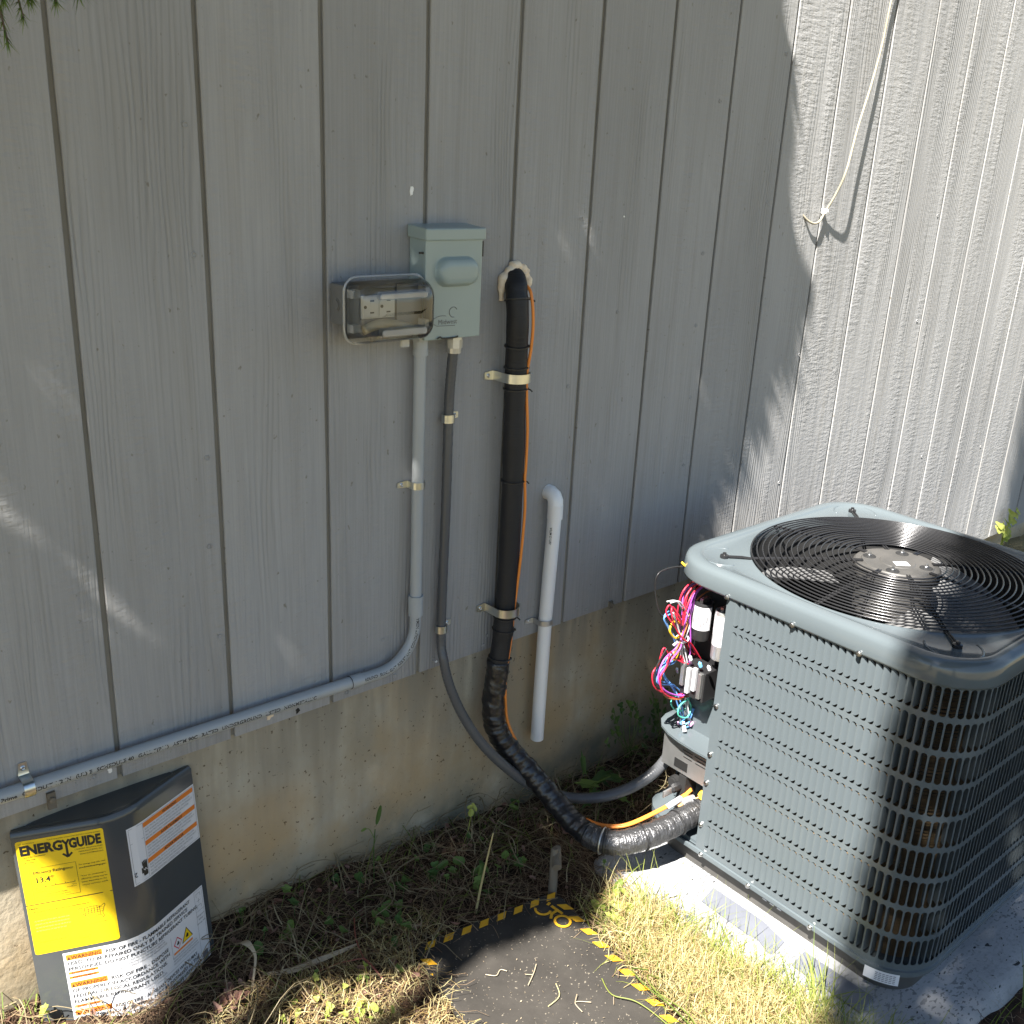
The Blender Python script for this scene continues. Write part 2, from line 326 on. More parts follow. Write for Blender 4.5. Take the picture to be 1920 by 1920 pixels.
tag(obj('ground', g, 'soil', origin=(0, 0, 0), smooth=True), 'bare brown soil and dry lawn at the foot of the house wall', 'ground', kind='structure')

# ------------------------------------------------------------------ house wall
S = .2032
house = thing('house', 'house wall of grey grooved wood siding above a stained concrete foundation', 'house', (1, .1, -.5))
bk = MB(); bk.box(-1.6, .0065, .0015, 12 * S, .06, 2.6); bk.box(12 * S, .0065, -.2685, 5.2, .06, 2.6)
siding = obj('siding', bk, 'siding_groove', house)
rnd = random.Random(5)
NAILS = [(0.18, 1.029), (0.182, 0.846), (0.184, 0.527), (0.179, 0.375), (0.188, 0.206), (0.991, 0.896), (1.117, 0.704), (0.984, 0.557), (1.384, 1.138), (1.381, 0.819), (1.384, 0.657), (1.393, 0.486), (1.394, 0.318), (1.391, 0.159), (0.523, 0.101), (0.552, 0.012), (0.44, 0.012), (0.646, 0.021), (0.789, 0.033), (0.781, 0.012), (1.094, 0.012), (1.061, 0.025), (0.861, 0.04), (0.161, 0.019), (-0.042, 0.018), (1.36, 0.02), (1.24, .02), (1.6, 1.25), (1.6, .93), (1.82, .55), (1.81, .2), (2.42, .9), (2.41, .6), (2.6, .15), (3.02, .12)]
planks = []
for k in range(-7, 25):
    x0 = k * S + .0042 + rnd.uniform(-.0006, .0006); x1 = (k + 1) * S - .0042 + rnd.uniform(-.0006, .0006); zb = 0 if k < 12 else -.27
    zb += rnd.uniform(-.0015, .0015)
    p = MB(); c = .0012; n = 16; z = [zb + (2.6 - zb) * i / n for i in range(n + 1)]
    loops = []
    for i, zz in enumerate(z):
        e0 = rnd.uniform(-.0006, .0006); e1 = rnd.uniform(-.0006, .0006)
        loops.append([(x0 + e0, .0065, zz), (x0 + e0, c, zz), (x0 + e0 + c, 0, zz), (x1 + e1 - c, 0, zz), (x1 + e1, c, zz), (x1 + e1, .0065, zz)])
    p.loft(loops, closed=False); b0 = len(loops) * 6
    p.add([(x0, .0065, zb), (x0, .0, zb), (x1, .0, zb), (x1, .0065, zb), (x0, .014, zb), (x1, .014, zb)], [(0, 1, 2, 3), (0, 3, 5, 4)])
    planks.append((x0, x1, obj('plank', p, 'siding', siding, origin=((x0 + x1) / 2, 0, 0))))
nb = MB(); nb.lathe([(.0046, -.001), (.0044, .0012), (.0036, .0016), (.0032, .0004), (.0014, .0002)], (0, 0, 0), (0, -1, 0), 12)
nail0 = None
for x, z in NAILS:
    pk = min(planks, key=lambda q: abs((q[0] + q[1]) / 2 - x))[2]
    if nail0 is None: nail0 = obj('nail', nb, 'siding', pk, origin=(0, 0, 0), smooth=True); o = nail0; o.location = Vector((x, 0, z)) - WL[pk]
    else: o = copy_obj(nail0, pk, (x, 0, z))
# putty marks, chips
def splat(name, x, z, r, m, label=None, y=-.0012, asp=1.0):
    q = MB(); n = 12; ring = []
    for j in range(n):
        a = 2 * PI * j / n; rr = r * rnd.uniform(.55, 1.2); ring.append((x + rr * math.cos(a), 0.0, z + rr * math.sin(a) * asp))
    q.loft([ring, [(a, y, b) for a, _, b in ring]], capb=True)
    pk = min(planks, key=lambda q_: abs((q_[0] + q_[1]) / 2 - x))[2]
    return obj(name, q, m, pk, label=label)
splat('paint_chip', .579, .943, .004, 'pvc_white', 'white chip in the grey paint', asp=2.2)
splat('putty_patch', .275, .02, .008, 'foam', 'yellow patch of putty'); splat('putty_patch', .19, .03, .004, 'foam', asp=1.8)
splat('knot_hole', .333, .009, .005, 'void', 'dark hole near the lower edge', asp=1.2); splat('knot_hole', .205, .026, .003, 'void')
splat('putty_patch', .655, .012, .003, 'pvc_white'); splat('putty_patch', -.015, .02, .005, 'pvc_white'); splat('putty_patch', 1.113, .9, .002, 'pvc_white')
fd = MB(); nx, nz = 140, 20
fx = [-1.6 + 6.8 * i / nx for i in range(nx + 1)]; fz = [-.62 + .63 * j / nz for j in range(nz + 1)]
fd.add([(x, .0135 + .0015 * math.sin(x * 21 + z * 9) * math.sin(z * 31), z) for x in fx for z in fz], [(i * (nz + 1) + j, (i + 1) * (nz + 1) + j, (i + 1) * (nz + 1) + j + 1, i * (nz + 1) + j + 1) for i in range(nx) for j in range(nz)])
fd.box(-1.6, .019, -.62, 5.2, .2, .0)
obj('foundation', fd, 'concrete', house, origin=(1.8, .01, -.31))
# sill bolt clip at the left
cl = MB(); cl.box(-.117, -.006, -.012, -.104, .0, .018); cl.lathe([(.005, 0), (.005, .004), (.002, .005)], (-.1105, -.006, .006), (0, -1, 0), 10)
obj('sill_clip', cl, 'wood', house)
cl = MB(); cl.box(1.166, -.005, -.004, 1.178, .0, .014); cl.lathe([(.0045, 0), (.0045, .005), (.002, .006)], (1.172, -.005, .007), (0, -1, 0), 10)
obj('sill_clip', cl, 'wood', house)

# ------------------------------------------------------------------ disconnect box
db = thing('disconnect_box', 'grey-green metal disconnect box with raised oval, right of the clear outlet cover', 'electrical box', (.636, 0, .69))
b = MB(); b.box(.575, -.044, .697, .697, -.001, .878); obj('enclosure', b, 'boxgrey', db, bevel=.002)
b = MB(); b.box(.5735, -.052, .693, .6985, -.0445, .866); obj('front_cover', b, 'boxgrey', db, bevel=.002)
b = MB()   # rain hood
b.loft([[(.570, -.001, .867), (.570, -.057, .8645), (.702, -.057, .8645), (.702, -.001, .867)], [(.570, -.001, .889), (.570, -.057, .885), (.702, -.057, .885), (.702, -.001, .889)]], capa=True, capb=True)
obj('rain_hood', b, 'boxgrey', db, bevel=.0025)
def rrect(cx, cz, hw, hh, r, n=6):
    out = []
    for q, (sx, sz) in enumerate(((1, 1), (-1, 1), (-1, -1), (1, -1))):
        for i in range(n + 1):
            a = q * PI / 2 + i * PI / 2 / n; out.append((cx + sx * (hw - r) + r * math.cos(a), cz + sz * (hh - r) + r * math.sin(a)))
    return out
b = MB(); L_ = []
for dy, ins in ((-.0515, -.003), (-.0535, -.001), (-.057, .0), (-.0635, .002), (-.0665, .0055), (-.068, .010), (-.0685, .016)):
    L_.append([(x, dy, z) for x, z in rrect(.640, .811, .044 - ins, .0235 - min(ins, .015), max(.004, .0205 - ins))])
b.loft(L_, capb=True); obj('raised_oval', b, 'boxgrey', db, smooth=True)
b = MB()
def emboss(mb, s_, x, z, size, y, xs=1, bold=0, mi=0, th=.0006):
    vs, fs = text2d(s_, size, bold, xs); mb.add([(x + u, y, z + v) for u, v in vs], fs, mi)
emboss(b, 'Midwest', .602, .720, .0125, -.0526, 1.0)
pts = [(.636 + .009 * math.cos(a), -.0524, .7405 + .009 * math.sin(a)) for a in np.linspace(.5, 4.9, 14)]; b.tube(pts, .0006, 5)
b.tube(spline([(.588, -.0524, .724), (.594, -.0524, .731), (.606, -.0524, .735), (.620, -.0524, .7345)], 4), .0005, 5); b.tube([(.588, -.0524, .724), (.600, -.0524, .7175), (.640, -.0524, .7165)], .0005, 5)
obj('embossed_lettering', b, 'boxdark', db)
b = MB(); b.tube(spline([(.600, -.0545, .6955), (.606, -.0555, .6985), (.612, -.0555, .6955), (.640, -.0555, .6955), (.646, -.054, .697)], 4), .0014, 6); obj('hasp', b, 'black', db)
b = MB(); b.box(.700, -.05, .835, .7025, -.047, .862); b.box(.566, -.046, .842, .574, -.042, .8455); obj('cover_edge', b, 'black', db)

# ------------------------------------------------------------------ outlet with clear cover
ot = thing('outdoor_outlet', 'outdoor power outlet under a clear plastic bubble cover, left of the grey-green disconnect box', 'outlet', (.47, 0, .70))
b = MB(); b.box(.414, -.045, .728, .53, -.001, .796); obj('back_box', b, 'boxdark', ot, bevel=.003)
b = MB(); b.lathe([(.011, 0), (.011, .0015), (.008, .001), (.008, .0025)], (.4145, -.023, .762), (-1, 0, 0), 16); obj('conduit_plug', b, 'boxdark', ot)
b = MB(); b.box(.4155, -.049, .708, .570, -.0455, .802); b.box(.417, -.054, .716, .438, -.049, .796); obj('gasket_plate', b, 'boxdark', ot, bevel=.002)
b = MB(); b.box(.4425, -.055, .7405, .5085, -.0495, .7785); rc = obj('receptacle', b, 'ivory', ot, bevel=.001)
for q, cx in ((0, .4592), (1, .4918)):
    b = MB(); s = 1 if q == 0 else -1
    b.box(cx - .0148, -.0565, .7430, cx + .0148, -.055, .7765); sk = obj('socket', b, 'ivory', rc, bevel=.0008)
    b = MB(); b.box(cx - .001, -.0572, .7685, cx + .0065, -.0566, .7712); b.box(cx - .001, -.0572, .7492, cx + .0065, -.0566, .7516)
    b.lathe([(.0028, 0), (.0028, .0007)], (cx - .0105, -.0565, .760), (0, -1, 0), 10); obj('slots', b, 'ink', sk) if False else obj('socket_slots', b, 'ink', rc)
b = MB(); b.box(.514, -.0525, .722, .560, -.0495, .795); obj('blank_plate', b, 'boxdark', ot)
b = MB(); b.tube(spline([(.445, -.056, .722), (.475, -.060, .731), (.51, -.060, .727), (.545, -.058, .716)], 6), .0085, 10); obj('cable_boot', b, 'coax', ot, smooth=True)
b = MB(); L_ = []
cx, cz = .4925, .7545
for dy, ins in ((-.0495, 0), (-.062, .0005), (-.078, .003), (-.090, .0075), (-.0985, .0135), (-.1035, .022), (-.106, .033), (-.107, .046)):
    L_.append([(x, dy, z) for x, z in rrect(cx, cz, .0800 - ins, .0535 - ins * .85, max(.008, .026 - ins * .2), 8)])
b.loft(L_, capb=True); cv = obj('bubble_cover', b, 'clear', ot, smooth=True)
b = MB(); b.tube([(x, -.0505, z) for x, z in rrect(cx, cz, .0812, .0548, .024, 8)], .0022, 6, closed=True)
for z0 in (.722, .778): b.box(.4135, -.074, z0, .428, -.056, z0 + .013); b.box(.556, -.078, z0 + .002, .564, -.056, z0 + .014)
b.box(.520, -.060, .688, .536, -.055, .7015); obj('cover_rim', b, 'cover_highlight', ot, smooth=True, angle=40)
b = MB(); L_ = []
for dy, ins in ((-.094, 0), (-.1045, .001), (-.1062, .003)): L_.append([(x, dy, z) for x, z in rrect(.494, .783, .048 - ins, .0062 - ins, .0058 - ins)])
b.loft(L_, capb=True); L_ = []
for dy, ins in ((-.094, 0), (-.1045, .001), (-.1062, .003)): L_.append([(x, dy, z) for x, z in rrect(.496, .7235, .046 - ins, .0075 - ins, .0070 - ins)])
b.loft(L_, capb=True); obj('finger_ridges', b, 'cover_highlight', ot, smooth=True, angle=40)

# ------------------------------------------------------------------ straps
strap_src = {}
def strap(x, z, r, side, label, m='galv', w=.0155, cy=None, horiz=False, group='metal conduit straps'):
    """one-hole strap over a pipe whose axis is at x (or z when horizontal), pipe centre cy off the wall"""
    cy = cy if cy else -(r + .004); t = thing('pipe_strap', label, 'strap', (x, 0, z), group)
    b = MB(); prof = []
    for a in np.linspace(-.15 * PI, 1.02 * PI, 18): prof.append((math.cos(a) * (r + .001) * side * -1, cy - math.sin(a) * (r + .001)))
    # prof runs from far side over to the tab side
    prof.append((side * (r + .0016), -.0022)); prof.append((side * (r + .006), -.0012)); prof.append((side * (r + .024), -.0012))
    out = [(px * (1 + .0016 / max(r, abs(px))) if k < 19 else px, py - .0018 if k >= 18 else py - .0016 * (1 if True else 0)) for k, (px, py) in enumerate(prof)]
    prev = None
    def P(px, py, h): return (x + px, py, z + h) if not horiz else (x + h, py, z + px)
    loops = []
    for k, ((ax, ay), (ox, oy)) in enumerate(zip(prof, out)):
        hw = w / 2
        if k == len(prof) - 1: hw = w * .36
        loops.append([P(ax, ay, -hw), P(ax, ay, hw), P(ox, oy, hw), P(ox, oy, -hw)])
    b.loft(loops, capa=True, capb=True); obj('strap_band', b, m, t, smooth=True, angle=35)
    c = P(side * (r + .015), -.0028, 0); b = MB(); b.lathe([(.0042, 0), (.0042, .0012), (.0026, .0022), (.0012, .0014)], c, (0, -1, 0), 12); obj('screw', b, 'screw', t, smooth=True, angle=30)
    return t
strap(.5885, .415, .0116, -1, 'metal strap halfway up the vertical grey conduit', cy=-.0165, w=.0135)
strap(-.1455, .0505, .0121, 1, 'metal strap at the far left of the horizontal grey conduit', cy=-.0175, w=.016, horiz=True)
strap(.6575, .535, .0104, 1, 'upper metal strap on the black flexible conduit', cy=-.0155)
strap(.6535, .096, .0104, 1, 'lower metal strap on the black flexible conduit', cy=-.0155)
strap(.8055, .603, .0268, -1, 'wide metal strap near the top of the black insulated pipe', cy=-.036, w=.018)
strap(.8085, .105, .0275, -1, 'wide loose metal strap low on the black insulated pipe', cy=-.036, w=.018)
strap(.938, .035, .0156, -1, 'thin strap round the white drain pipe', 'galv_dull', .012, cy=-.021)

# ------------------------------------------------------------------ grey pvc conduit
gc = thing('grey_conduit', 'grey plastic conduit running along the siding and up to the disconnect box, with printed lettering', 'conduit', (.3, 0, .04))
b = MB(); b.tube([(.5885, -.0205, .70), (.5885, -.0205, .672)], .0134, 20); b.lathe([(.0155, 0), (.0155, .008)], (.5885, -.0205, .688), (0, 0, 1), 6)
b.tube([(.5885, -.0205, .672), (.5885, -.0205, .662)], .0140, 20); obj('adapter', b, 'pvc_grey', gc, smooth=True, angle=40)
b = MB(); b.tube([(.5885, -.0195, .668), (.588, -.0185, .42), (.587, -.0195, .18)], .0113, 20); obj('upright_pipe', b, 'pvc_grey', gc, smooth=True, angle=40)
b = MB(); b.tube([(.587, -.0195, .188), (.587, -.0195, .146)], .0148, 20); obj('coupling', b, 'pvc_grey', gc, smooth=True, angle=40)
elb = [(.587, -.0195, .150), (.587, -.0195, .128)] + [(.587 - .085 * (1 - math.cos(a)), -.0195, .128 - .085 * math.sin(a)) for a in np.linspace(.1, PI / 2, 12)] + [(.452, -.0195, .0432)]
b = MB(); b.tube(elb, .0113, 20); obj('elbow', b, 'pvc_grey', gc, smooth=True, angle=40)
b = MB(); b.tube([(.462, -.0195, .0432), (.4355, -.0195, .0440)], .0129, 20); obj('bell_end', b, 'pvc_grey', gc, smooth=True, angle=40)
b = MB(); b.tube([(.440, -.0195, .0438), (.15, -.0195, .0475), (-.2, -.0195, .0515), (-1.5, -.0195, .066)], .0118, 20); obj('horizontal_pipe', b, 'pvc_grey', gc, smooth=True, angle=40)
# printing
b = MB()
def print_on(path_fn, s_, size, t0, mi=0, rr=.01195, up=0.0, bold=0.012, flip=False):
    vs, fs = text2d(s_, size, bold); o = []
    if path_fn is hp and t0 + text_w(s_, size, bold) > .628: return
    for u, v in vs:
        c, T, = path_fn(t0 + u); ph = up + (v - size * .35) / rr; Nn = Vector((0, -1, 0)); B = Vector((-T.z, 0, T.x))
        o.append(c + (Nn * math.cos(ph) + B * math.sin(ph)) * rr)
    b.add(o, fs, mi)
def hp(t):
    x = -.2 + t; z = .0515 + (x + .2) / .35 * (-.004) if x < .15 else .0475 - (x - .15) / .29 * .0037
    return Vector((x, -.0195, z)), Vector((1, 0, -.012)).normalized()
x = .012
for s_ in ('Prime', 'CONDUIT 1/2 IN', '(UL) E', 'SCHEDULE 40', 'GALL 7(P11)', 'ASTM 90C', 'RATED', 'UNDERGROUND', 'LISTED', 'NONMETALLIC', 'SCHEDULE 40 PVC'):
    print_on(hp, s_, .0098, x, up=-.08, bold=.03); x += text_w(s_, .0098, .03) + .007
for i in range(9): 
    for ph in (0,):
        t = x + i * .0013; c0, T = hp(t); c1, _ = hp(t + (.0006 if i % 3 else .0009)); o = []
        for c in (c0, c1):
            for a in (-.4, .3): o.append(c + (Vector((0, -1, 0)) * math.cos(a) + Vector((0, 0, 1)) * math.sin(a)) * .01195)
        b.add(o, [(0, 1, 3, 2)])
x += .018
for s_ in ('NEMA TC-2', 'NEC 352', 'SUN RES', 'RESISTANT', 'FOR USE WITH', '90C WIRE', '4505-010'):
    print_on(hp, s_, .0098, x, up=-.08, bold=.03); x += text_w(s_, .0098, .03) + .006
obj('printed_lettering', b, 'ink', gc, kind='stuff'); b = MB()
def ep(t):   # along the elbow from bell end to coupling
    if t < .05: return Vector((.452 + t, -.0195, .0432)), Vector((1, 0, 0))
    a = (t - .05) / .085
    if a < PI / 2: return Vector((.502 + .085 * math.sin(a), -.0195, .128 - .085 * math.cos(a))), Vector((math.cos(a), 0, math.sin(a)))
    return Vector((.587, -.0195, .128 + (a - PI / 2) * .085)), Vector((0, 0, 1))
print_on(ep, 'GROUND  SUNLIGHT RESISTANT CONDUIT NEMA TC2/14', .0086, .002, up=.2, bold=.025, rr=.01145)
obj('elbow_lettering', b, 'ink', gc)
b = MB(); b.tube([(.4357 + .0, -.0195, .0440), (  .4350, -.0195, .0440)], .0131, 20); obj('glue_line', b, 'black', gc)

# ------------------------------------------------------------------ black flexible conduit
fc = thing('flexible_conduit', 'black flexible conduit looping from the disconnect box down to the air conditioner', 'conduit', (.66, -.02, 0))
WHIP = [(.659, -.026, .672), (.6585, -.019, .60), (.6585, -.0165, .54), (.656, -.0185, .36), (.6535, -.0165, .095), (0.652, -0.03, 0.027), (0.664, -0.04, -0.035), (0.69, -0.055, -0.106), (0.727, -0.075, -0.175), (0.782, -0.095, -0.245), (0.851, -0.11, -0.314), (0.922, -0.125, -0.359), (0.961, -0.155, -0.366), (1.006, -0.195, -0.355), (1.066, -0.22, -0.339), (1.112, -0.24, -0.307), (1.135, -.255, -.265), (1.150, -.26, -.236)]
sp = spline(WHIP, 24); rr_ = [(.0094 + .0055 * max(0, i / len(sp) - .25)) + (.0005 if i % 3 == 0 else 0) for i in range(len(sp))]
b = MB(); b.tube(sp, rr_, 14); obj('flexible_tube', b, 'whip', fc, smooth=True)
b = MB(); b.lathe([(.0155, 0), (.0155, .016)], (.6605, -.0255, .671), (0, 0, 1), 8); b.lathe([(.0135, -.010), (.0145, .0)], (.6600, -.0255, .671), (0, 0, 1), 16); b.lathe([(.017, 0), (.017, .006)], (.6605, -.0255, .687), (0, 0, 1), 6); obj('box_connector', b, 'galv_dull', fc)
b = MB(); b.lathe([(.013, -.02), (.0165, -.004), (.0165, .006), (.012, .010)], (1.150, -.26, -.236), (.45, -.1, .88), 12); obj('unit_connector', b, 'galv_dull', fc)

# ------------------------------------------------------------------ insulated line set
ls = thing('insulated_pipe', 'thick black insulated refrigerant pipe from the wall hole down to the air conditioner, tape-wrapped below', 'pipe', (.81, -.04, 0))
HOSE = [(.818, .02, .790), (.812, -.012, .786), (.801, -.032, .764), (.800, -.040, .714), (.8055, -.036, .609), (.809, -.038, .391), (.809, -.036, .156), (.806, -.034, .05), (.794, -.034, -.046), (.786, -.036, -.13), (.793, -.05, -.186), (.818, -.075, -.235), (.845, -.115, -.28), (.865, -.165, -.325), (.872, -.225, -.353), (.882, -.278, -.362), (.908, -.320, -.361), (.958, -.347, -.353), (1.030, -.362, -.347), (1.105, -.37, -.338), (1.19, -.37, -.33)]
SP = spline(HOSE, 12); cut = 8 * 12; cut2 = 15 * 12 - 4
def rwob(i, amp, base): return base + amp * math.sin(i * 1.9) + amp * .8 * math.sin(i * .63 + 1)
b = MB(); b.tube(SP[:cut + 2], [.0216 + (.0009 * math.sin(i * .7)) * (.3 + .7 * (i % 29 > 22)) for i in range(cut + 2)], 20); obj('insulation', b, 'foam_tube', ls, smooth=True)
rg = random.Random(3)
def crumpled(seg, base, amp, n=26, rid=0.0):
    P = seg; b = MB(); b.tube(P, [base] * len(P), n, cap=True); vs = b.v
    ph = [rg.uniform(0, 6.28) for _ in range(8)]
    for i in range(len(P)):
        for j in range(n):
            a = 2 * PI * j / n; c = P[i]; v = Vector(vs[i * n + j]); d = v - c
            k = 1 + amp * (math.sin(i * .55 + 2 * math.sin(a + ph[0])) * .5 + .35 * math.sin(3 * a + i * .31 + ph[1]) + .3 * math.sin(i * 1.3 + a * 2 + ph[2])) + rid * math.sin(i * 2.1)
            vs[i * n + j] = tuple(c + d * k)
    return b
sp2 = []
for i in range(cut - 4, cut2): sp2 += [SP[i].lerp(SP[i + 1], t) for t in (0, .5)]
obj('tape_wrap', crumpled(sp2, .0245, .075), 'tape', ls, smooth=True)
sp3 = []
for i in range(cut2, len(SP) - 1): sp3 += [SP[i].lerp(SP[i + 1], t) for t in (0, .33, .66)]
obj('foil_tape_wrap', crumpled(sp3, .0262, .03, rid=.022), 'foil', ls, smooth=True)
def tie(i, r=.0262, tail=True, m='black'):
    c = SP[i]; T = (SP[i + 1] - SP[i - 1]).normalized(); b = MB(); u = T.orthogonal().normalized(); v = T.cross(u)
    b.tube([c + (u * math.cos(a) + v * math.sin(a)) * r for a in np.linspace(0, 2 * PI, 25)[:-1]], .0019, 6, closed=True)
    # buckle and tail point away from the wall, to the right
    h = Vector((.75, -.6, .1)); h = (h - T * h.dot(T)).normalized(); p = c + h * r
    b.box(-.003, -.0022, -.0022, .003, .0022, .0022, M_=Matrix.Translation(p)); 
    if tail: b.tube([p, p + h * .006 + T * .002, p + h * .010 + T * .006], .0015, 5)
    obj('cable_tie', b, m, ls)
for z_, tl in ((.752, True), (.665, False), (.625, False), (.575, True), (.398, True), (.085, True), (.06, False), (-.01, False), (-.1, False)):
    i = min(range(12, cut), key=lambda q: abs(SP[q].z - z_)); tie(i, .0238 if z_ > .7 else .0232, tl)
for q in (16 * 12 - 6, 17 * 12, 18 * 12 + 3, 19 * 12): tie(q, .0276, False)
tie(15 * 12 + 4, .0280, True, 'galv_dull')

b = MB(); CT = [(.822, -.005, .795), (.828, -.045, .775), (.8285, -.058, .755), (.8315, -.062, .71), (.8315, -.060, .66), (.8285, -.055, .61), (.830, -.056, .565), (.8330, -.060, .50), (.834, -.060, .42), (.833, -.060, .395), (.8375, -.060, .33), (.834, -.060, .24), (.829, -.058, .16), (.826, -.056, .11), (.822, -.054, .03), (.812, -.055, -.05), (.812, -.055, -.12), (.818, -.058, -.165), (.828, -.075, -.205), (.852, -.098, -.262), (.876, -.142, -.312), (.892, -.200, -.345), (.905, -.250, -.352), (.922, -.292, -.345), (.952, -.319, -.336), (1.02, -.334, -.326), (1.085, -.342, -.316), (1.12, -.345, -.305)]
CT = [(x - (.0075 if z > -.06 else .003), y + .004, z) for x, y, z in CT]
cw = thing('control_wire', 'thin orange control cable strapped along the right side of the black insulated pipe', 'cable', (.83, -.05, 0))
b.tube(spline(CT, 8), .0031, 8); b.tube([p + Vector((.0036, .0042, 0.0)) for p in spline(CT, 8)], .0029, 8); obj('orange_sheath', b, 'orange', cw, smooth=True)
b = MB(); b.tube([(1.045, -.334, -.322), (1.085, -.339, -.314)], [.006, .0075], 10); obj('clear_sleeve', b, 'w_white', cw, smooth=True)
# foam around the hole
fm = MB(); fr = random.Random(9); ring = []
for t in np.linspace(0, 1, 46):
    a = math.radians(-40) + t * math.radians(245); R_ = .0265 + .002 * math.sin(t * 17) + (.012 * max(0, (t - .75) / .25))
    ring.append((.820 + math.cos(a) * R_ * 1.0, -.006, .785 + math.sin(a) * R_ * (.85 if a < PI / 2 else .95) - .024 * max(0, (t - .68) / .32) ** 1.1))
rads = [max(.0045, .0098 + .0022 * math.sin(i * .55) + .0012 * math.sin(i * 1.4 + 1) - (.004 * max(0, (i - 34) / 12))) for i in range(46)]
fm.tube(ring, rads, 12)
for i in (3, 8, 12, 16, 19, 23, 27, 31, 36):
    x_, y_, z_ = ring[i]; R_ = fr.uniform(.006, .0118); c_ = (x_ + fr.uniform(-.003, .003), -.009, z_ + fr.uniform(-.004, .004)); fm.lathe([(R_ * math.sin(a), -R_ * math.cos(a)) for a in np.linspace(.05, PI - .05, 7)], c_, (fr.uniform(-1, 1), -1, fr.uniform(-1, 1)), 10)
fo_ = tag(obj('sealing_foam', fm, 'foam', smooth=True), 'cream expanding foam around the hole where the black pipe enters the siding', 'foam')
rm = fo_.modifiers.new('merge', 'REMESH'); rm.mode = 'VOXEL'; rm.voxel_size = .0016; rm.use_smooth_shade = True; sm = fo_.modifiers.new('smooth', 'SMOOTH'); sm.iterations = 1

# ------------------------------------------------------------------ white pvc drain pipe
wp = thing('white_drain_pipe', 'white plastic drain pipe with elbow top, hanging down the wall right of the black pipe', 'pipe', (.94, 0, -.27))
b = MB(); b.tube([(.945, -.026, .300), (.941, -.021, .05), (.9385, -.0215, -.12), (.9385, -.0205, -.268)], .0152, 22); obj('pipe', b, 'pvc_white', wp, smooth=True, angle=40)
b = MB(); b.tube([(.945, -.026, .278), (.945, -.026, .310)], .0168, 22)
b.tube([(.945, -.026, .303), (.9452, -.0245, .318), (.9452, -.019, .327), (.9452, -.009, .331), (.9452, .006, .331)], [.0168] * 5, 22); obj('elbow', b, 'pvc_white', wp, smooth=True, angle=40)
b = MB(); vs, fs = text2d('ASTM D1785', .007, .01)
b.add([(.9435 - .0154 * math.sin(.95 + (v_ / .0154)), -.0255 - .0154 * math.cos(.95 + (v_ / .0154)), .262 - u_) for u_, v_ in vs], fs); obj('printed_lettering', b, 'ink', wp)
b = MB(); b.tube([(.9385, -.0205, -.2675), (.9385, -.0205, -.2685)], .0135, 18); obj('dark_end_disc', b, 'void', wp)  # dark disc on the closed pipe end, painting the shade of its bore

# ------------------------------------------------------------------ hanging coax
cx_ = thing('coaxial_cable', 'cream cable hanging loosely down the sunlit siding and hooked into the wall', 'cable', (1.85, 0, .9))
CO = [(2.06, -.012, 1.75), (2.02, -.012, 1.56), (1.983, -.012, 1.422), (1.967, -.014, 1.309), (1.935, -.02, 1.21), (1.888, -.030, 1.11), (1.856, -.036, 1.01), (1.845, -.024, .955), (1.833, -.009, .912), (1.806, -.011, .886), (1.776, -.008, .885), (1.747, .004, .906)]
b = MB(); b.tube(spline(CO, 8), .0028, 8); obj('cable', b, 'coax', cx_, smooth=True)
b = MB(); b.box(1.826, -.014, .906, 1.840, -.0, .917); b.tube([(1.833, -.012, .912), (1.833, -.017, .912)], .0025, 8); obj('cable_clip', b, 'pvc_white', cx_, bevel=.001)

# ------------------------------------------------------------------ air conditioner
AX, AY = 1.400, -.573; HB = .3325; RC = .10
ac = thing('air_conditioner', 'large grey air conditioner with round black fan grille, its service corner open and wires showing', 'air conditioner', (AX, AY, -.43))
def rr_polar(ang, half, rad):
    c, s = math.cos(ang), math.sin(ang); t = half / max(abs(c), abs(s)); x, y = c * t, s * t; k = half - rad
    if abs(x) > k and abs(y) > k:
        cx, cy = math.copysign(k, x), math.copysign(k, y); bb = c * cx + s * cy; cc = cx * cx + cy * cy - rad * rad; t = bb + math.sqrt(max(0, bb * bb - cc)); x, y = c * t, s * t
    return AX + x, AY + y
NA = 240
def rloop(half, rad, z): return [(*rr_polar(2 * PI * j / NA, half, rad), z) for j in range(NA)]
def cloop(r, z): return [(AX + r * math.cos(2 * PI * j / NA), AY + r * math.sin(2 * PI * j / NA), z) for j in range(NA)]
ZT = .249
b = MB(); b.loft([rloop(.331, .105, .2035), rloop(.3362, .108, .2035), rloop(.3372, .109, .208), rloop(.3368, .109, .224), rloop(.3355, .1085, .2345), rloop(.333, .107, .2425), rloop(.328, .104, .2455), rloop(.321, .1, .2475), rloop(.314, .096, .248), rloop(.309, .093, .2475), rloop(.3055, .09, .2455), rloop(.3035, .09, .2435),
    [tuple(Vector(a).lerp(Vector(c), .5)) for a, c in zip(rloop(.3035, .09, .2435), cloop(.3, .2430))], cloop(.2985, .2435), cloop(.2965, .2445), cloop(.2945, .2435), cloop(.2935, .2385), cloop(.2935, .228)])
lid = obj('lid', b, 'lidpaint', ac, smooth=True)
b = MB(); b.loft([cloop(.2938, .229), cloop(.2915, .20), cloop(.288, .15), cloop(.288, .10)]); obj('fan_orifice', b, 'void', ac, smooth=True)  # fan well coloured near-black for the shade inside it
for q in range(4):
    b = MB(); a = PI / 4 + q * PI / 2; cx, cy = AX + .352 * math.cos(a), AY + .352 * math.sin(a)
    b.tube([(cx + .048 * math.cos(t), cy + .048 * math.sin(t), .2425) for t in a + np.linspace(-1.9, 1.9, 25)], .0024, 6); obj('corner_emboss', b, 'unit', lid, smooth=True)

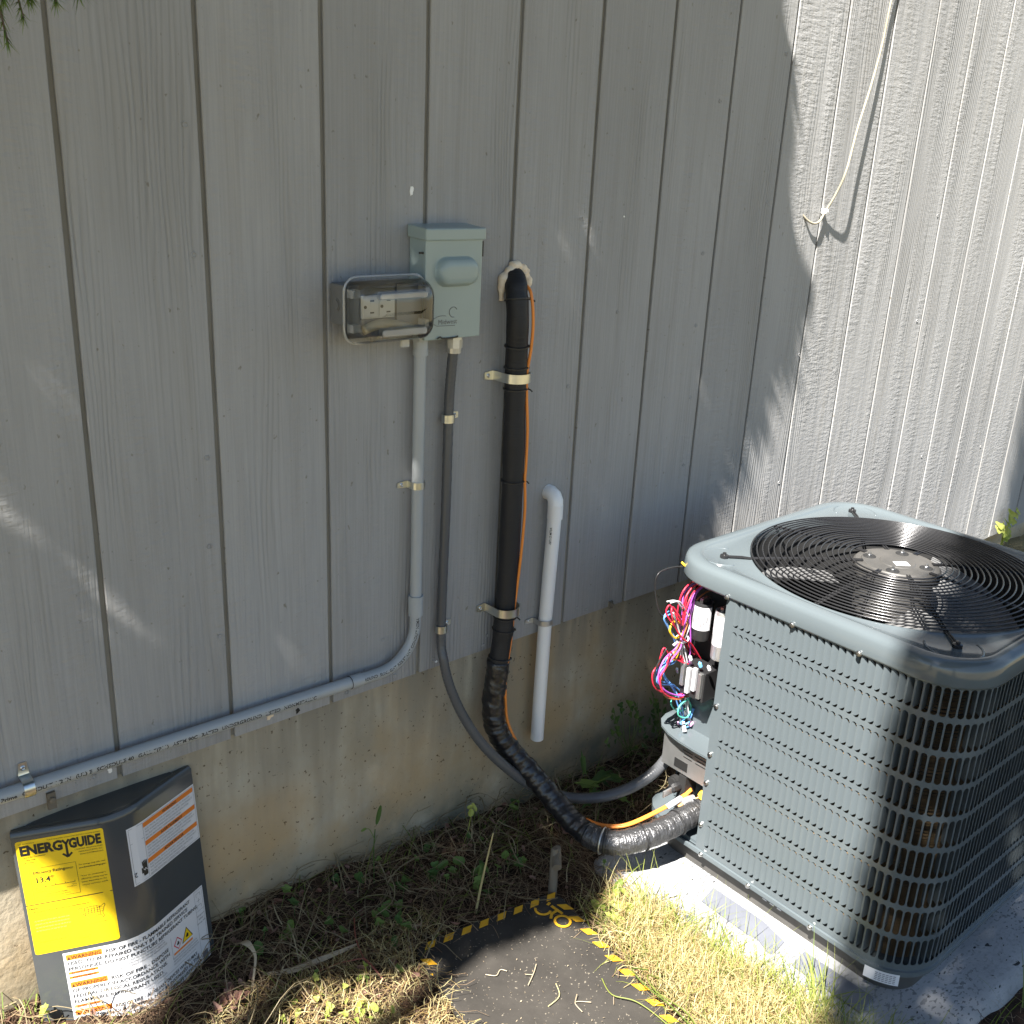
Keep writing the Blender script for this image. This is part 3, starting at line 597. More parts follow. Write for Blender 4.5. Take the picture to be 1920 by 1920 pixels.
# grille
NR = 18; r0 = .094; r1 = .2935
for k in range(NR):
    r = r0 + (r1 - r0) * k / (NR - 1); z = ZT + .014 - .014 * (r / r1) ** 2; b = MB()
    b.tube([(AX + r * math.cos(t), AY + r * math.sin(t), z) for t in np.linspace(0, 2 * PI, 97)[:-1]], .00175, 7, closed=True); obj('grille_ring', b, 'black_wire', ac, smooth=True)
for q in range(8):
    a = math.radians(46 + 45 * q); R_ = .352 if q % 2 == 0 else .297; b = MB(); n_ = Vector((-math.sin(a), math.cos(a), 0)) * .0026
    P = [Vector((AX + r * math.cos(a), AY + r * math.sin(a), ZT + .0105 - .014 * (min(r, r1) / r1) ** 2)) for r in np.linspace(.07, min(R_, .30), 10)]
    if R_ > .3: P += [Vector((AX + r * math.cos(a), AY + r * math.sin(a), z)) for r, z in ((.315, .247), (.352, .2465))]
    b.tube([p - n_ for p in P], .0019, 6); b.tube([p + n_ for p in P], .0019, 6)
    if R_ > .3:
        e = Vector((AX + .352 * math.cos(a), AY + .352 * math.sin(a), .2455)); b.lathe([(.009, -.002), (.009, .004), (.004, .0055), (.004, .009), (.002, .0095)], e, (0, 0, 1), 8)
    obj('grille_spoke', b, 'black_wire', ac, smooth=True, angle=40)
b = MB(); b.lathe([(.086, -.022), (.086, -.004), (.082, .0), (.072, .0), (.070, .0025), (.036, .0025), (.034, .004), (.012, .004)], (AX, AY, .256), (0, 0, 1), 48); mt = obj('motor', b, 'motor', ac, smooth=True, angle=25)
for q in range(4):
    a = math.radians(20 + 90 * q); c = Vector((AX + .056 * math.cos(a), AY + .056 * math.sin(a), .2588)); b = MB()
    b.lathe([(.0135, 0), (.0125, .0012), (.011, .0006)], c, (0, 0, 1), 14); obj('bolt_recess', b, 'void', mt)
    b = MB(); b.lathe([(.0055, 0), (.0055, .003), (.003, .0035), (.003, .008)], c + Vector((0, 0, .0006)), (0, 0, 1), 6); obj('bolt', b, 'screw', mt)
b = MB(); b.box(-.0145, -.010, 0, .0145, .010, .0006, M_=Matrix.Translation((AX - .006, AY - .012, .2602)) @ Matrix.Rotation(math.radians(-40), 4, 'Z')); obj('sticker', b, 'paper', mt)
b = MB(); b.lathe([(.075, -.08), (.075, 0)], (AX, AY, .234), (0, 0, 1), 32); obj('motor_can', b, 'motor', ac, smooth=True, angle=30)
fan = empty('fan', (AX, AY, .14)); fan.parent = ac; fan.location = Vector((AX, AY, .14)) - WL[ac]
b = MB(); b.lathe([(.05, -.02), (.05, .02)], (AX, AY, .135), (0, 0, 1), 24); obj('hub', b, 'void', fan)
for q in range(3):
    b = MB(); a0 = q * 2 * PI / 3 + 1.65; vs = []
    for i in range(6):
        r = .05 + .215 * i / 5
        for j in range(7):
            t = a0 + (j / 6 - .5) * (1.0 + .25 * i / 5); vs.append((AX + r * math.cos(t), AY + r * math.sin(t), .160 + (j / 6 - .5) * .07))
    b.add(vs, [(i * 7 + j, (i + 1) * 7 + j, (i + 1) * 7 + j + 1, i * 7 + j + 1) for i in range(5) for j in range(6)]); obj('blade', b, 'fanblade', fan, smooth=True)
# wrap-around louvred panel: path parameter s (metres) from the service edge, anticlockwise seen from above
X0, Y0 = AX - HB, AY - HB; X1, Y1 = AX + HB, AY + HB
segs = [('l', (X0, -.405), (X0, Y0 + RC)), ('a', (X0 + RC, Y0 + RC), PI), ('l', (X0 + RC, Y0), (X1 - RC, Y0)), ('a', (X1 - RC, Y0 + RC), 1.5 * PI), ('l', (X1, Y0 + RC), (X1, Y1 - RC)), ('a', (X1 - RC, Y1 - RC), 0), ('l', (X1 - RC, Y1), (1.3275, Y1))]
def slen(s): return math.dist(s[1], s[2]) if s[0] == 'l' else RC * PI / 2
TOT = sum(map(slen, segs))
def wrap(s, inset=0.0):
    for g_ in segs:
        L0 = slen(g_)
        if s <= L0 + 1e-9 or g_ is segs[-1]:
            if g_[0] == 'l':
                a, c = Vector(g_[1]), Vector(g_[2]); d = (c - a).normalized(); p = a + d * s; n = Vector((d.y, -d.x))
            else:
                t = g_[2] + s / RC; n = Vector((math.cos(t), math.sin(t))); p = Vector(g_[1]) + n * RC
            return p - n * inset
        s -= L0
PZ0, PZ1 = -.3925, .212; NROW = 9; S0 = .020; PIT = .0147; NC = int((TOT - .04) / PIT)
rowp = .0657; RB = PZ0 + .0085
sheet = MB(); SW, SH = .0114, .0560
def P3(s, z, d=0.0): p = wrap(s, d); return (p.x, p.y, z)
# vertical strips: margin, columns, margin
edges = sorted(set([0, S0 * .5] + [S0 + i * PIT for i in range(NC + 1)] + [S0 + NC * PIT + .5 * (TOT - S0 - NC * PIT), TOT]))
zr = [PZ0] + [RB + r * rowp for r in range(NROW + 1)] + [PZ1]
for i in range(len(edges) - 1):
    a, c = edges[i], edges[i + 1]; iscol = a >= S0 - 1e-6 and i < len(edges) - 3
    for j in range(len(zr) - 1):
        if not (iscol and 1 <= j <= NROW): sheet.add([P3(a, zr[j]), P3(c, zr[j]), P3(c, zr[j + 1]), P3(a, zr[j + 1])], [(0, 1, 2, 3)]); continue
        m0 = (a + c) / 2 - SW / 2; m1 = m0 + SW; h0 = (zr[j] + zr[j + 1]) / 2 - SH / 2; h1 = h0 + SH; r = .0052
        inner = []; outer = []
        for q, (sx, sz, ox, oz) in enumerate(((m1 - r, h1 - r, c, zr[j + 1]), (m0 + r, h1 - r, a, zr[j + 1]), (m0 + r, h0 + r, a, zr[j]), (m1 - r, h0 + r, c, zr[j]))):
            for t in range(3):
                an = q * PI / 2 + t * PI / 4; inner.append((sx + r * math.cos(an), sz + r * math.sin(an)))
                if t == 1: outer.append((ox, oz))
                elif (t == 0) == (q % 2 == 0): outer.append((ox, inner[-1][1]))
                else: outer.append((inner[-1][0], oz))
        sheet.add([P3(*p) for p in outer] + [P3(*p) for p in inner], [(t, (t + 1) % 12, 12 + (t + 1) % 12, 12 + t) for t in range(12)])
obj('louvred_panel', sheet, 'unit', ac)
NB = 9; LD = .0085
def blade(mb, s0, z0, pf, fw=1.0, dk=1.0):
    pr = [(0, 0), (.18, .0012), (.4, .0032), (.62, .0054), (.82, .0073), (1, LD)]; L0, L1 = [], []
    for f, d in pr:
        el = max(0, .22 - f) ** 1.5 * .035; et = el + .0210 * f ** 1.7 * fw; eb = el + .0085 * f ** 1.6 * fw
        f *= fw; d *= dk; L0.append(pf(s0 + f * SW, z0 + eb + .0004, d)); L1.append(pf(s0 + f * SW, z0 + SH - et - .0004, d))
    mb.loft([L0, L1], closed=False)
first = None; rest = MB(); louv = empty('louvres', (X0, -.6, -.38)); louv.parent = ac; louv.location = Vector((X0, -.6, -.38)) - WL[ac]
nflat = int((slen(segs[0]) - S0) / PIT)
for i in range(NC):
    s0 = S0 + i * PIT + (PIT - SW) / 2
    for r in range(NROW):
        z0 = RB + r * rowp + (rowp - SH) / 2
        if i < nflat:
            if first is None:
                mb = MB(); blade(mb, s0, z0, P3); first = obj('louvre', mb, 'unit', louv, smooth=True, origin=(X0, -.405 - s0, z0)); fo = (s0, z0)
            else: copy_obj(first, louv, (X0, -.405 - s0, z0))
        else: arc_ = slen(segs[0]) - .02 < s0 < slen(segs[0]) + slen(segs[1]) + .01; blade(rest, s0, z0, P3, *((.34, 2.0) if arc_ else (.6, 2.2)))
obj('louvres_round_the_corner', rest, 'unit', ac, smooth=True, kind='stuff')
# coil
co = MB(); NS = 150; ss = [TOT * i / NS for i in range(NS + 1)]
co.loft([[P3(s, -.37, .030) for s in ss], [P3(s, .2, .030) for s in ss]], closed=False)
coil = obj('coil_core', co, 'void', ac)
co = MB()
for k in range(92):
    z = -.383 + k * .0064; ph = .0008 * math.sin(k)
    co.loft([[P3(s, z + (.0005 if i % 2 else -.0005) + ph, .0295) for i, s in enumerate(ss)], [P3(s, z + .0018 + (.0005 if i % 2 else -.0005) + ph, .0225) for i, s in enumerate(ss)], [P3(s, z + .0028 + (.0005 if i % 2 else -.0005) + ph, .0295) for i, s in enumerate(ss)]], closed=False)
obj('coil_fins', co, 'coil', ac, kind='stuff')
# bottom rail, base pan, riser
b = MB(); lo = []
for ins, z in ((.0, -.3923), (-.0035, -.3932), (-.0042, -.397), (-.0035, -.4035), (.006, -.405)): lo.append(rloop(HB - ins, RC, z))
b.loft(lo, capb=True); b.loft([rloop(HB - .004, RC, -.3915), rloop(.05, .02, -.389)]); obj('base_pan', b, 'unit', ac, smooth=True, angle=35)
b = MB(); b.loft([rloop(.306, .07, -.4045), rloop(.308, .07, -.460)], capb=True)
obj('base_riser', b, 'motor', ac, smooth=True, angle=40)
b = MB()
for i in range(3): b.box(X0 + .0165, -.585 + -.018 * i, -.426, X0 + .0175, -.575 - .018 * i, -.4235)
obj('riser_slots', b, 'paper', ac)
# small sticker on the near corner of the base
b = MB(); sl = slen(segs[0]); ss_ = np.linspace(sl + .015, sl + .075, 8); b.loft([[P3(s, -.423, -.0075) for s in ss_], [P3(s, -.3985, -.0062) for s in ss_]], closed=False)
b.m = [0] * len(b.f)
for r_ in range(5):
    for s_ in np.arange(sl + .034, sl + .068, .006): 
        z_ = -.419 + r_ * .004; b.add([P3(s_, z_, -.0082), P3(s_ + .0045, z_, -.0082), P3(s_ + .0045, z_ + .0012, -.0079), P3(s_, z_ + .0012, -.0079)], [(0, 1, 2, 3)], 1)
obj('rating_sticker', b, ['paper', 'inkgrey'], ac)
# screws
sb = MB(); sb.lathe([(.0055, 0), (.0055, .0015), (.0042, .002), (.0042, .0048), (.002, .0052)], (0, 0, 0), (-1, 0, 0), 8); s0_ = None
for y_, z_ in ((-.408, .206), (-.560, .206), (-.700, .206)): 
    q = obj('lid_screw', sb, 'screw', ac, origin=(0, 0, 0)) if s0_ is None else copy_obj(s0_, ac); s0_ = s0_ or q; q.location = Vector((X0 - .0052, y_, z_)) - WL[ac]
for y_, z_ in ((-.4125, -.04), (-.4125, -.155), (-.4125, -.225), (-.4125, -.33), (-.425, -.3985), (-.55, -.3985), (-.70, -.3985)):
    q = copy_obj(s0_, ac); q.location = Vector((X0 - .0005 if z_ > -.37 else X0 - .0045, y_, z_)) - WL[ac]
# service corner
PT = [(1.075, -.402), (1.074, -.36), (1.076, -.32), (1.082, -.285), (1.095, -.255), (1.115, -.236), (1.14, -.228), (1.18, -.228), (1.24, -.235), (1.32, -.247), (1.32, -.402)]
def slab(name, z0, z1, m_, pts=PT, par=ac, **k):
    b = MB(); b.loft([[(x, y, z0) for x, y in pts], [(x, y, z1) for x, y in pts]], capa=True, capb=True); return obj(name, b, m_, par, **k)
slab('service_shelf', -.177, -.172, 'unit'); slab('service_base', -.405, -.385, 'unit')
b = MB(); b.box(1.150, -.402, -.08, 1.156, -.262, .203); b.box(1.150, -.268, -.08, 1.30, -.262, .203); obj('control_box_back', b, 'black', ac)
b = MB(); b.box(1.138, -.402, -.172, 1.143, -.27, -.078); b.box(1.10, -.402, -.170, 1.14, -.398, .2); obj('control_bracket', b, 'unit', ac)
b = MB(); b.box(1.076, -.4085, -.38, 1.10, -.4045, .205); obj('panel_return_flange', b, 'unit', ac)
b = MB(); b.box(1.10, -.40, -.265, 1.104, -.262, -.177); b.box(1.104, -.266, -.265, 1.3, -.262, -.177); kp = obj('conduit_plate', b, 'galv_dull', ac)
b = MB()
for i, wd in enumerate((.03, .022, .034, .028, .03)): b.box(1.0992, -.385, -.19 - .008 * i, 1.0998, -.385 + wd, -.188 - .008 * i); b.box(1.0992, -.345, -.19 - .008 * i, 1.0998, -.345 + wd * .8, -.188 - .008 * i)
b.box(1.0990, -.335, -.256, 1.0998, -.298, -.234); obj('plate_lettering', b, 'ink', kp)
b = MB(); b.box(1.16, -.40, -.38, 1.163, -.26, -.265); obj('valve_bracket', b, 'unit', ac); b = MB(); b.box(1.10, -.335, -.38, 1.14, -.315, -.27); obj('valve_post', b, 'void', ac)
def can(nm, x, y, z0, z1, r, m1, lbl=None):
    t = empty(nm, (x, y, z0)); t.parent = ac; t.location = Vector((x, y, z0)) - WL[ac]; 
    if lbl: t['label'] = lbl
    b = MB(); b.lathe([(r * .93, 0), (r, .004), (r, z1 - z0 - .004), (r * .95, z1 - z0), (r * .8, z1 - z0 - .002)], (x, y, z0), (0, 0, 1), 24); obj('can', b, m1, t, smooth=True, angle=30)
    b = MB(); L0 = []; 
    for zz in (z0 + (z1 - z0) * .3, z0 + (z1 - z0) * .92): L0.append([(x + (r + .0004) * math.cos(a), y + (r + .0004) * math.sin(a), zz) for a in np.linspace(PI * .75, PI * 1.5, 12)])
    b.loft(L0, closed=False)
    for i in range(7):
        a = PI * .8 + i * .28; zz = z0 + (z1 - z0) * (.4 + .06 * (i % 4))
        b.loft([[(x + (r + .0008) * math.cos(a + d), y + (r + .0008) * math.sin(a + d), zz + e) for d in (0, .1)] for e in (0, .012)], 1, closed=False)
    obj('wrap_label', b, ['w_white', 'inkgrey'], t)
    b = MB()
    for q in range(3): b.box(x - .010 + q * .008, y - .004, z1 - .002, x - .005 + q * .008, y + .004, z1 + .008)
    obj('terminal', b, 'galv', t)
can('start_capacitor', 1.112, -.318, .065, .150, .021, 'black'); can('run_capacitor', 1.120, -.366, .035, .145, .019, 'alu')
ct = empty('contactor', (1.10, -.33, -.05)); ct.parent = ac; ct.location = Vector((1.10, -.33, -.05)) - WL[ac]
b = MB(); b.box(1.086, -.362, -.065, 1.135, -.300, .005); obj('contactor_body', b, 'black', ct, bevel=.002)
for q in range(4):
    b = MB(); b.box(1.078, -.358 + q * .0155, -.055 + .012 * (q % 2), 1.087, -.349 + q * .0155, .004 + .006 * (q % 2)); obj('terminal', b, 'w_white' if q in (1, 2) else 'galv_dull', ct, bevel=.001)
for q, (y_, z_) in enumerate(((-.352, .018), (-.325, .022), (-.302, .012), (-.295, -.02), (-.375, .02))):
    b = MB(); b.lathe([(.002, 0), (.004, .003), (.004, .011), (.001, .015)], (1.082, y_, z_), (-.3, .2, .9), 8); obj('wire_nut', b, ('w_sky', 'w_white', 'w_red', 'galv', 'w_white')[q], ct)
# valves and caps
for q, (x_, y_, z_, m_, ax_) in enumerate(((1.118, -.375, -.298, 'capyellow', (-1, -.3, .2)), (1.135, -.385, -.305, 'capyellow', (-1, -.3, .2)), (1.095, -.347, -.322, 'alu', (-.6, .3, -.2)), (1.09, -.315, -.30, 'black', (-1, .1, 0)))):
    b = MB(); b.lathe([(.010, -.02), (.0115, 0), (.0115, .010), (.008, .013)], (x_, y_, z_), ax_, 8); obj('valve_cap', b, m_, ac)
b = MB(); b.tube([(1.15, -.385, -.3), (1.12, -.36, -.315), (1.09, -.35, -.325)], .006, 10); b.tube([(1.09, -.35, -.325), (1.075, -.34, -.33)], .008, 6); obj('valve_stem', b, 'copper', ac, smooth=True, angle=40)
b = MB(); b.tube([(1.13, -.30, -.30), (1.10, -.30, -.30)], .014, 14); b.tube([(1.10, -.30, -.30), (1.096, -.30, -.30)], .011, 14); obj('cable_bushing', b, 'void', ac)
b = MB(); b.box(1.065, -.34, -.345, 1.10, -.336, -.333); b.box(1.05, -.318, -.31, 1.10, -.314, -.295); obj('mounting_tab', b, 'galv_dull', ac)
# wiring
WR = {
 'w_red': [[(1.216, 0, .137), (1.145, 0, .178), (1.092, 0, .181), (1.063, 0, .152), (1.062, 0, .104), (1.041, 0, .134), (1.022, 0, .157), (1.015, 0, .141), (1.04, 0, .104), (1.067, 0, .071), (1.096, 0, .053), (1.14, 0, -.002)], [(1.14, 0, -.002), (1.095, 0, .006), (1.051, 0, .032), (1.027, 0, .058), (1.015, 0, .025), (1.001, 0, .004), (1.015, 0, -.032), (1.066, 0, -.066), (1.117, 0, -.079)], [(1.20, 0, .15), (1.13, 0, .185), (1.08, 0, .172), (1.066, 0, .13), (1.075, 0, .09), (1.10, 0, .03), (1.12, 0, .01)]],
 'w_purple': [[(1.175, 0, .16), (1.127, 0, .18), (1.095, 0, .168), (1.083, 0, .135), (1.076, 0, .1), (1.067, 0, .071), (1.059, 0, .049), (1.023, 0, .029), (1.006, 0, -.004), (1.025, 0, -.041), (1.072, 0, -.07), (1.089, 0, -.07)], [(1.17, 0, .165), (1.12, 0, .176), (1.09, 0, .155), (1.08, 0, .12), (1.09, 0, .06), (1.10, 0, .0)]],
 'w_yellow': [[(1.219, 0, .124), (1.155, 0, .122), (1.104, 0, .111), (1.081, 0, .092), (1.075, 0, .075), (1.056, 0, .069), (1.035, 0, .093), (1.054, 0, .104), (1.082, 0, .088), (1.077, 0, .062), (1.059, 0, .024), (1.062, 0, .020), (1.075, 0, .055)], [(1.084, .03, .225), (1.096, .02, .212), (1.153, 0, .184), (1.22, 0, .146)]],
 'w_sky': [[(1.133, 0, -.065), (1.158, 0, -.106), (1.181, 0, -.155), (1.197, 0, -.195)], [(1.130, 0, -.06), (1.15, 0, -.106), (1.175, 0, -.155), (1.19, 0, -.195)], [(1.197, 0, -.165), (1.174, 0, -.160), (1.133, 0, -.150), (1.116, 0, -.160), (1.129, 0, -.166), (1.171, 0, -.168), (1.2, 0, -.165)]],
 'w_teal': [[(1.119, 0, -.09), (1.079, 0, -.082), (1.071, 0, -.1), (1.097, 0, -.123), (1.128, 0, -.123), (1.128, 0, -.099), (1.11, 0, -.087)], [(1.12, 0, -.085), (1.075, 0, -.088), (1.076, 0, -.115), (1.105, 0, -.128), (1.124, 0, -.11), (1.10, 0, -.08)]],
 'w_black': [[(1.084, .02, .222), (1.05, .02, .230), (1.016, .02, .222), (1.007, .02, .197), (1.011, .01, .15), (1.03, 0, .12)], [(1.2, 0, .16), (1.15, 0, .17), (1.11, 0, .15), (1.10, 0, .1), (1.11, 0, .04)], [(1.03, 0, .06), (1.01, 0, .02), (1.014, 0, -.02), (1.06, 0, -.06)]],
 'w_blue': [[(1.035, 0, .136), (1.017, 0, .129), (1.038, 0, .098), (1.07, 0, .052), (1.071, 0, .014), (1.03, 0, .01), (1.02, 0, -.02), (1.076, 0, -.05), (1.118, 0, -.086)], [(1.08, 0, .03), (1.05, 0, .02), (1.045, 0, -.02), (1.08, 0, -.06), (1.10, 0, -.1), (1.13, 0, -.16)]],
 'w_white': [[(1.02, 0, .164), (1.045, 0, .16), (1.076, 0, .125), (1.089, 0, .096), (1.078, 0, .037), (1.108, 0, -.024), (1.146, 0, -.089)], [(1.04, 0, .14), (1.06, 0, .10), (1.09, 0, .03), (1.11, 0, -.04), (1.12, 0, -.12), (1.15, 0, -.165), (1.18, 0, -.16)]],
 'w_pink': [[(1.093, 0, .02), (1.134, 0, -.072), (1.188, 0, -.155)], [(1.10, 0, -.15), (1.115, 0, -.165), (1.15, 0, -.167), (1.19, 0, -.165)]],
 'w_brown': [[(1.16, 0, .155), (1.12, 0, .165), (1.09, 0, .14), (1.07, 0, .09), (1.04, 0, .03), (1.01, 0, .0), (1.02, 0, -.045), (1.07, 0, -.075), (1.11, 0, -.08)]]}
wr = random.Random(4); wires = empty('wiring', (1.07, -.3, 0)); wires.parent = ac; wires.location = Vector((1.07, -.3, 0)) - WL[ac]
for k, ll in WR.items():
    for j, l_ in enumerate(ll):
        reps = 2 if k in ('w_red', 'w_purple', 'w_blue', 'w_sky', 'w_white') else 1
        for q in range(reps):
            off = Vector((wr.uniform(-.005, .005), wr.uniform(-.014, .014), wr.uniform(-.004, .004)))
            P = [Vector((x, -.300 + y, z)) + off + Vector((wr.uniform(-.002, .002), wr.uniform(-.005, .005), wr.uniform(-.002, .002))) for x, y, z in l_]
            P = [p if (p.z > -.160 or p.x < 1.07) else Vector((p.x, p.y, max(p.z, -.169))) for p in P]
            b = MB(); b.tube(spline(P, 7), .0024 if k == 'w_yellow' else .0018, 6); obj('wire', b, k, wires, smooth=True)
b = MB(); b.tube([(1.075 + .012 * math.cos(t), -.30 + .014 * math.sin(t), .066 + .004 * math.cos(t)) for t in np.linspace(0, 2 * PI, 17)[:-1]], .0022, 6, closed=True); b.tube([(1.06, -.30, .062), (1.048, -.30, .058)], .003, 6); obj('white_cable_tie', b, 'w_white', wires, smooth=True)
for x_, z_, m_, a_ in ((1.13, -.13, 'w_blue', (.4, 0, .8)), (1.165, -.148, 'w_blue', (.9, 0, .2)), (1.14, -.158, 'w_pink', (.9, .1, .1)), (1.11, -.158, 'w_white', (.2, .4, .5))):
    b = MB(); d = Vector(a_).normalized(); c = Vector((x_, -.305, z_)); b.tube([c - d * .011, c + d * .011], .0045, 8); obj('wire_splice', b, m_, wires, smooth=True, angle=40)

# ------------------------------------------------------------------ pad and strips on it
pad = MB(); PC = [(.906, -.242), (.978, -.985), (2.0, -1.005), (1.97, -.215)]
def rpoly(pts, ins, r, n=6):
    out = []; k = len(pts); cx = sum(p[0] for p in pts) / k; cy = sum(p[1] for p in pts) / k
    for i in range(k):
        p = Vector(pts[i]); a = (Vector(pts[i - 1]) - p).normalized(); c = (Vector(pts[(i + 1) % k]) - p).normalized(); q = p + (a + c) * ins
        for j in range(n + 1):
            t = j / n; out.append(tuple((q + a * r) * (1 - t) ** 2 + q * 2 * t * (1 - t) + (q + c * r) * t * t))
    return out
lo = [[(x, y, z) for x, y in rpoly(PC, i, .06)] for i, z in ((-.018, -.58), (-.016, -.50), (-.009, -.474), (0, -.464), (.01, -.4595), (.03, -.4590))]
pad.loft(lo, capb=True); tag(obj('equipment_pad', pad, 'pad', smooth=True, angle=60), 'pale speckled square pad lying on the soil under the air conditioner', 'pad')
def strip(pts, label):
    t = .004; b = MB(); b.loft([[(x, y, -.4588) for x, y in pts], [(x, y, -.4588 + t) for x, y in pts]], capb=True)
    tag(obj('plastic_strip', b, 'strip'), label, 'strip')
strip([(1.008, -.480), (1.060, -.470), (1.062, -.60), (1.048, -.66), (1.002, -.665), (.998, -.655), (1.012, -.62), (1.006, -.60)], 'flat grey strip on the pad below the open service corner, nearer the wall')
strip([(1.008, -.705), (1.058, -.70), (1.062, -.85), (1.010, -.855)], 'flat grey strip on the pad behind the grass, farther from the wall')

# ------------------------------------------------------------------ rubber mat
MU = Vector((-.319, .067)).normalized(); MV = Vector((-.067, -.319)).normalized(); MU, MV = (MU + MV * .045).normalized(), (MV - MU * .06).normalized(); MO = Vector((.765, -.300)) + MU * .003 - MV * .013
def mp_(u, v, z=0.0): p = MO + MU * u + MV * v; return (p.x, p.y, -.4335 + z + .004 * math.sin(u * 9 + 1) * math.sin(v * 7))
mw, ml_ = .333, .9; mb = MB(); rp = []
for q, (cu, cv_, a0) in enumerate(((.03, .03, PI), (mw - .03, .03, 1.5 * PI), (mw - .03, ml_ - .03, 0), (.03, ml_ - .03, .5 * PI))):
    for j in range(5): a = a0 + j * PI / 8; rp.append((cu + .03 * math.cos(a), cv_ + .03 * math.sin(a)))
nu, nv = 10, 24; top = MB()
inner = [(max(.001, min(mw - .001, u)), max(.001, min(ml_ - .001, v))) for u, v in rp]
mb.loft([[mp_(u, v, -.012) for u, v in rp], [mp_(u, v, -.0015) for u, v in rp], [mp_(u + (.0015 if u < mw / 2 else -.0015), v + (.0015 if v < ml_ / 2 else -.0015), 0) for u, v in rp]], capb=True)
mat_o = thing('rubber_mat', 'dusty black rubber mat edged with yellow hazard dashes, lying in the grass', 'mat', (float(MO.x), float(MO.y), -.44))
obj('mat_sheet', mb, 'rubber', mat_o)
def dash(u, v, ang, w_=.0200, h_=.0150):
    c, s = math.cos(ang), math.sin(ang); P = []
    for a, d in ((-w_ / 2 - .006, -h_ / 2), (w_ / 2 - .006, -h_ / 2), (w_ / 2 + .006, h_ / 2), (-w_ / 2 + .006, h_ / 2)):
        P.append((u + a * c - d * s, v + a * s + d * c))
    b = MB(); b.loft([[mp_(*p, .0002) for p in P], [mp_(*p, .0011) for p in P]], capb=True); obj('hazard_dash', b, 'hazard', mat_o)
for i in range(8): dash(.0195 + i * .0398, .0125, 0)
for i in range(20): dash(.0115, .052 + i * .0405, PI / 2 + .25); dash(mw - .0115, .050 + i * .0405, PI / 2 + .25)
# raised yellow emblem in the corner by the stake: a hooked arc, a bar and a ring
b = MB()
def flatarc(cu, cv_, r, a0, a1, th, n=18):
    A, B = [], []
    for t in np.linspace(a0, a1, n): A.append((cu + (r - th / 2) * math.cos(t), cv_ + (r - th / 2) * math.sin(t))); B.append((cu + (r + th / 2) * math.cos(t), cv_ + (r + th / 2) * math.sin(t)))
    b.loft([[mp_(*p, .0003) for p in A], [mp_(*p, .0012) for p in A], [mp_(*p, .0012) for p in B], [mp_(*p, .0003) for p in B]], closed=False)
flatarc(.040, .084, .0155, 0, 2 * PI, .0050, 26); flatarc(.055, .036, .0155, -.75, 2.3, .0050)
for q in (((.0345, .036), (.028, .066)), ((.045, .053), (.056, .066)), ((.033, .053), (.048, .056)), ((.032, .026), (.040, .030))):
    (a, c), (d, e) = q; n_ = Vector((-(e - c), d - a)).normalized() * .0028
    P = [(a - n_.x, c - n_.y), (d - n_.x, e - n_.y), (d + n_.x, e + n_.y), (a + n_.x, c + n_.y)]; b.loft([[mp_(*p, .0003) for p in P], [mp_(*p, .0012) for p in P]], capb=True)
obj('yellow_emblem', b, 'hazard', mat_o)
# stake
st = MB(); st.tube([(.757, -.285, -.48), (.765, -.277, -.42), (.772, -.268, -.368)], [.009, .0095, .0085], 8); st.tube([(.760, -.290, -.372), (.786, -.258, -.362), (.80, -.25, -.366)], [.010, .011, .007], 8)
st.tube([(.772, -.268, -.37), (.776, -.264, -.348)], [.0085, .007], 8); tag(obj('wooden_stake', st, 'wood', smooth=True, angle=50), 'short weathered stake with a cross bar standing in the soil behind the rubber mat', 'stake')
# ------------------------------------------------------------------ access panel leaning on the wall
PQ = [-.0261, -.0584, -.0261, -.1049, -.0127, .0094, .4462, .1662]
rv = Vector(PQ[3:6]); PM = Matrix.Rotation(rv.length, 3, rv.normalized()); PO = Vector(PQ[:3]); TH, WG, PR = PQ[6], PQ[7], .09
PL = 2 * (WG - PR * math.tan(TH)) + 2 * PR * TH
def PS(u, v, h=0.0):
    arc = 2 * PR * TH; s = u - PL / 2
    if abs(s) <= arc / 2: ph = s / PR; a, c = PR * math.sin(ph), PR * math.cos(ph) - PR; n = (math.sin(ph), math.cos(ph))
    else:
        sg = 1 if s > 0 else -1; d = abs(s) - arc / 2; a = sg * (PR * math.sin(TH) + d * math.cos(TH)); c = PR * math.cos(TH) - PR - d * math.sin(TH); n = (sg * math.sin(TH), math.cos(TH))
    a += h * n[0]; c += h * n[1]; return PO + PM @ Vector((a, -c, -v))
ap = thing('access_panel', 'dark grey curved access panel covered in yellow and white labels, leaning against the foundation', 'panel', tuple(PS(PL / 2, .47)))
us = np.linspace(0, PL, 29); b = MB()
lp = [[PS(u, .485, 0) for u in us], [PS(u, .012, 0) for u in us], [PS(u, .004, -.001) for u in us], [PS(u, .0, -.004) for u in us], [PS(u, .0, -.012) for u in us]]
b.loft(lp, closed=False)
b.loft([[PS(u, .485, -.0012) for u in us], [PS(u, .014, -.0012) for u in us]], closed=False)
for u in (0, PL):
    b.add([PS(u, .485, 0), PS(u, .004, 0), PS(u, .006, -.014), PS(u, .485, -.014)], [(0, 1, 2, 3)])
obj('curved_sheet', b, 'panel', ap, smooth=True, angle=40)
b = MB(); ed = [PS(u, -.0002, -.010) for u in us]; ed2 = [PS(u, .002, -.022) for u in us]; A_, C_ = PS(0, .001, -.02), PS(PL, .001, -.02)
ch = [A_.lerp(C_, i / 28) + Vector((0, -.004, .003)) for i in range(29)]
b.loft([ed, ed2, ch], closed=False); obj('top_flange', b, 'panel', ap, smooth=True, angle=40)
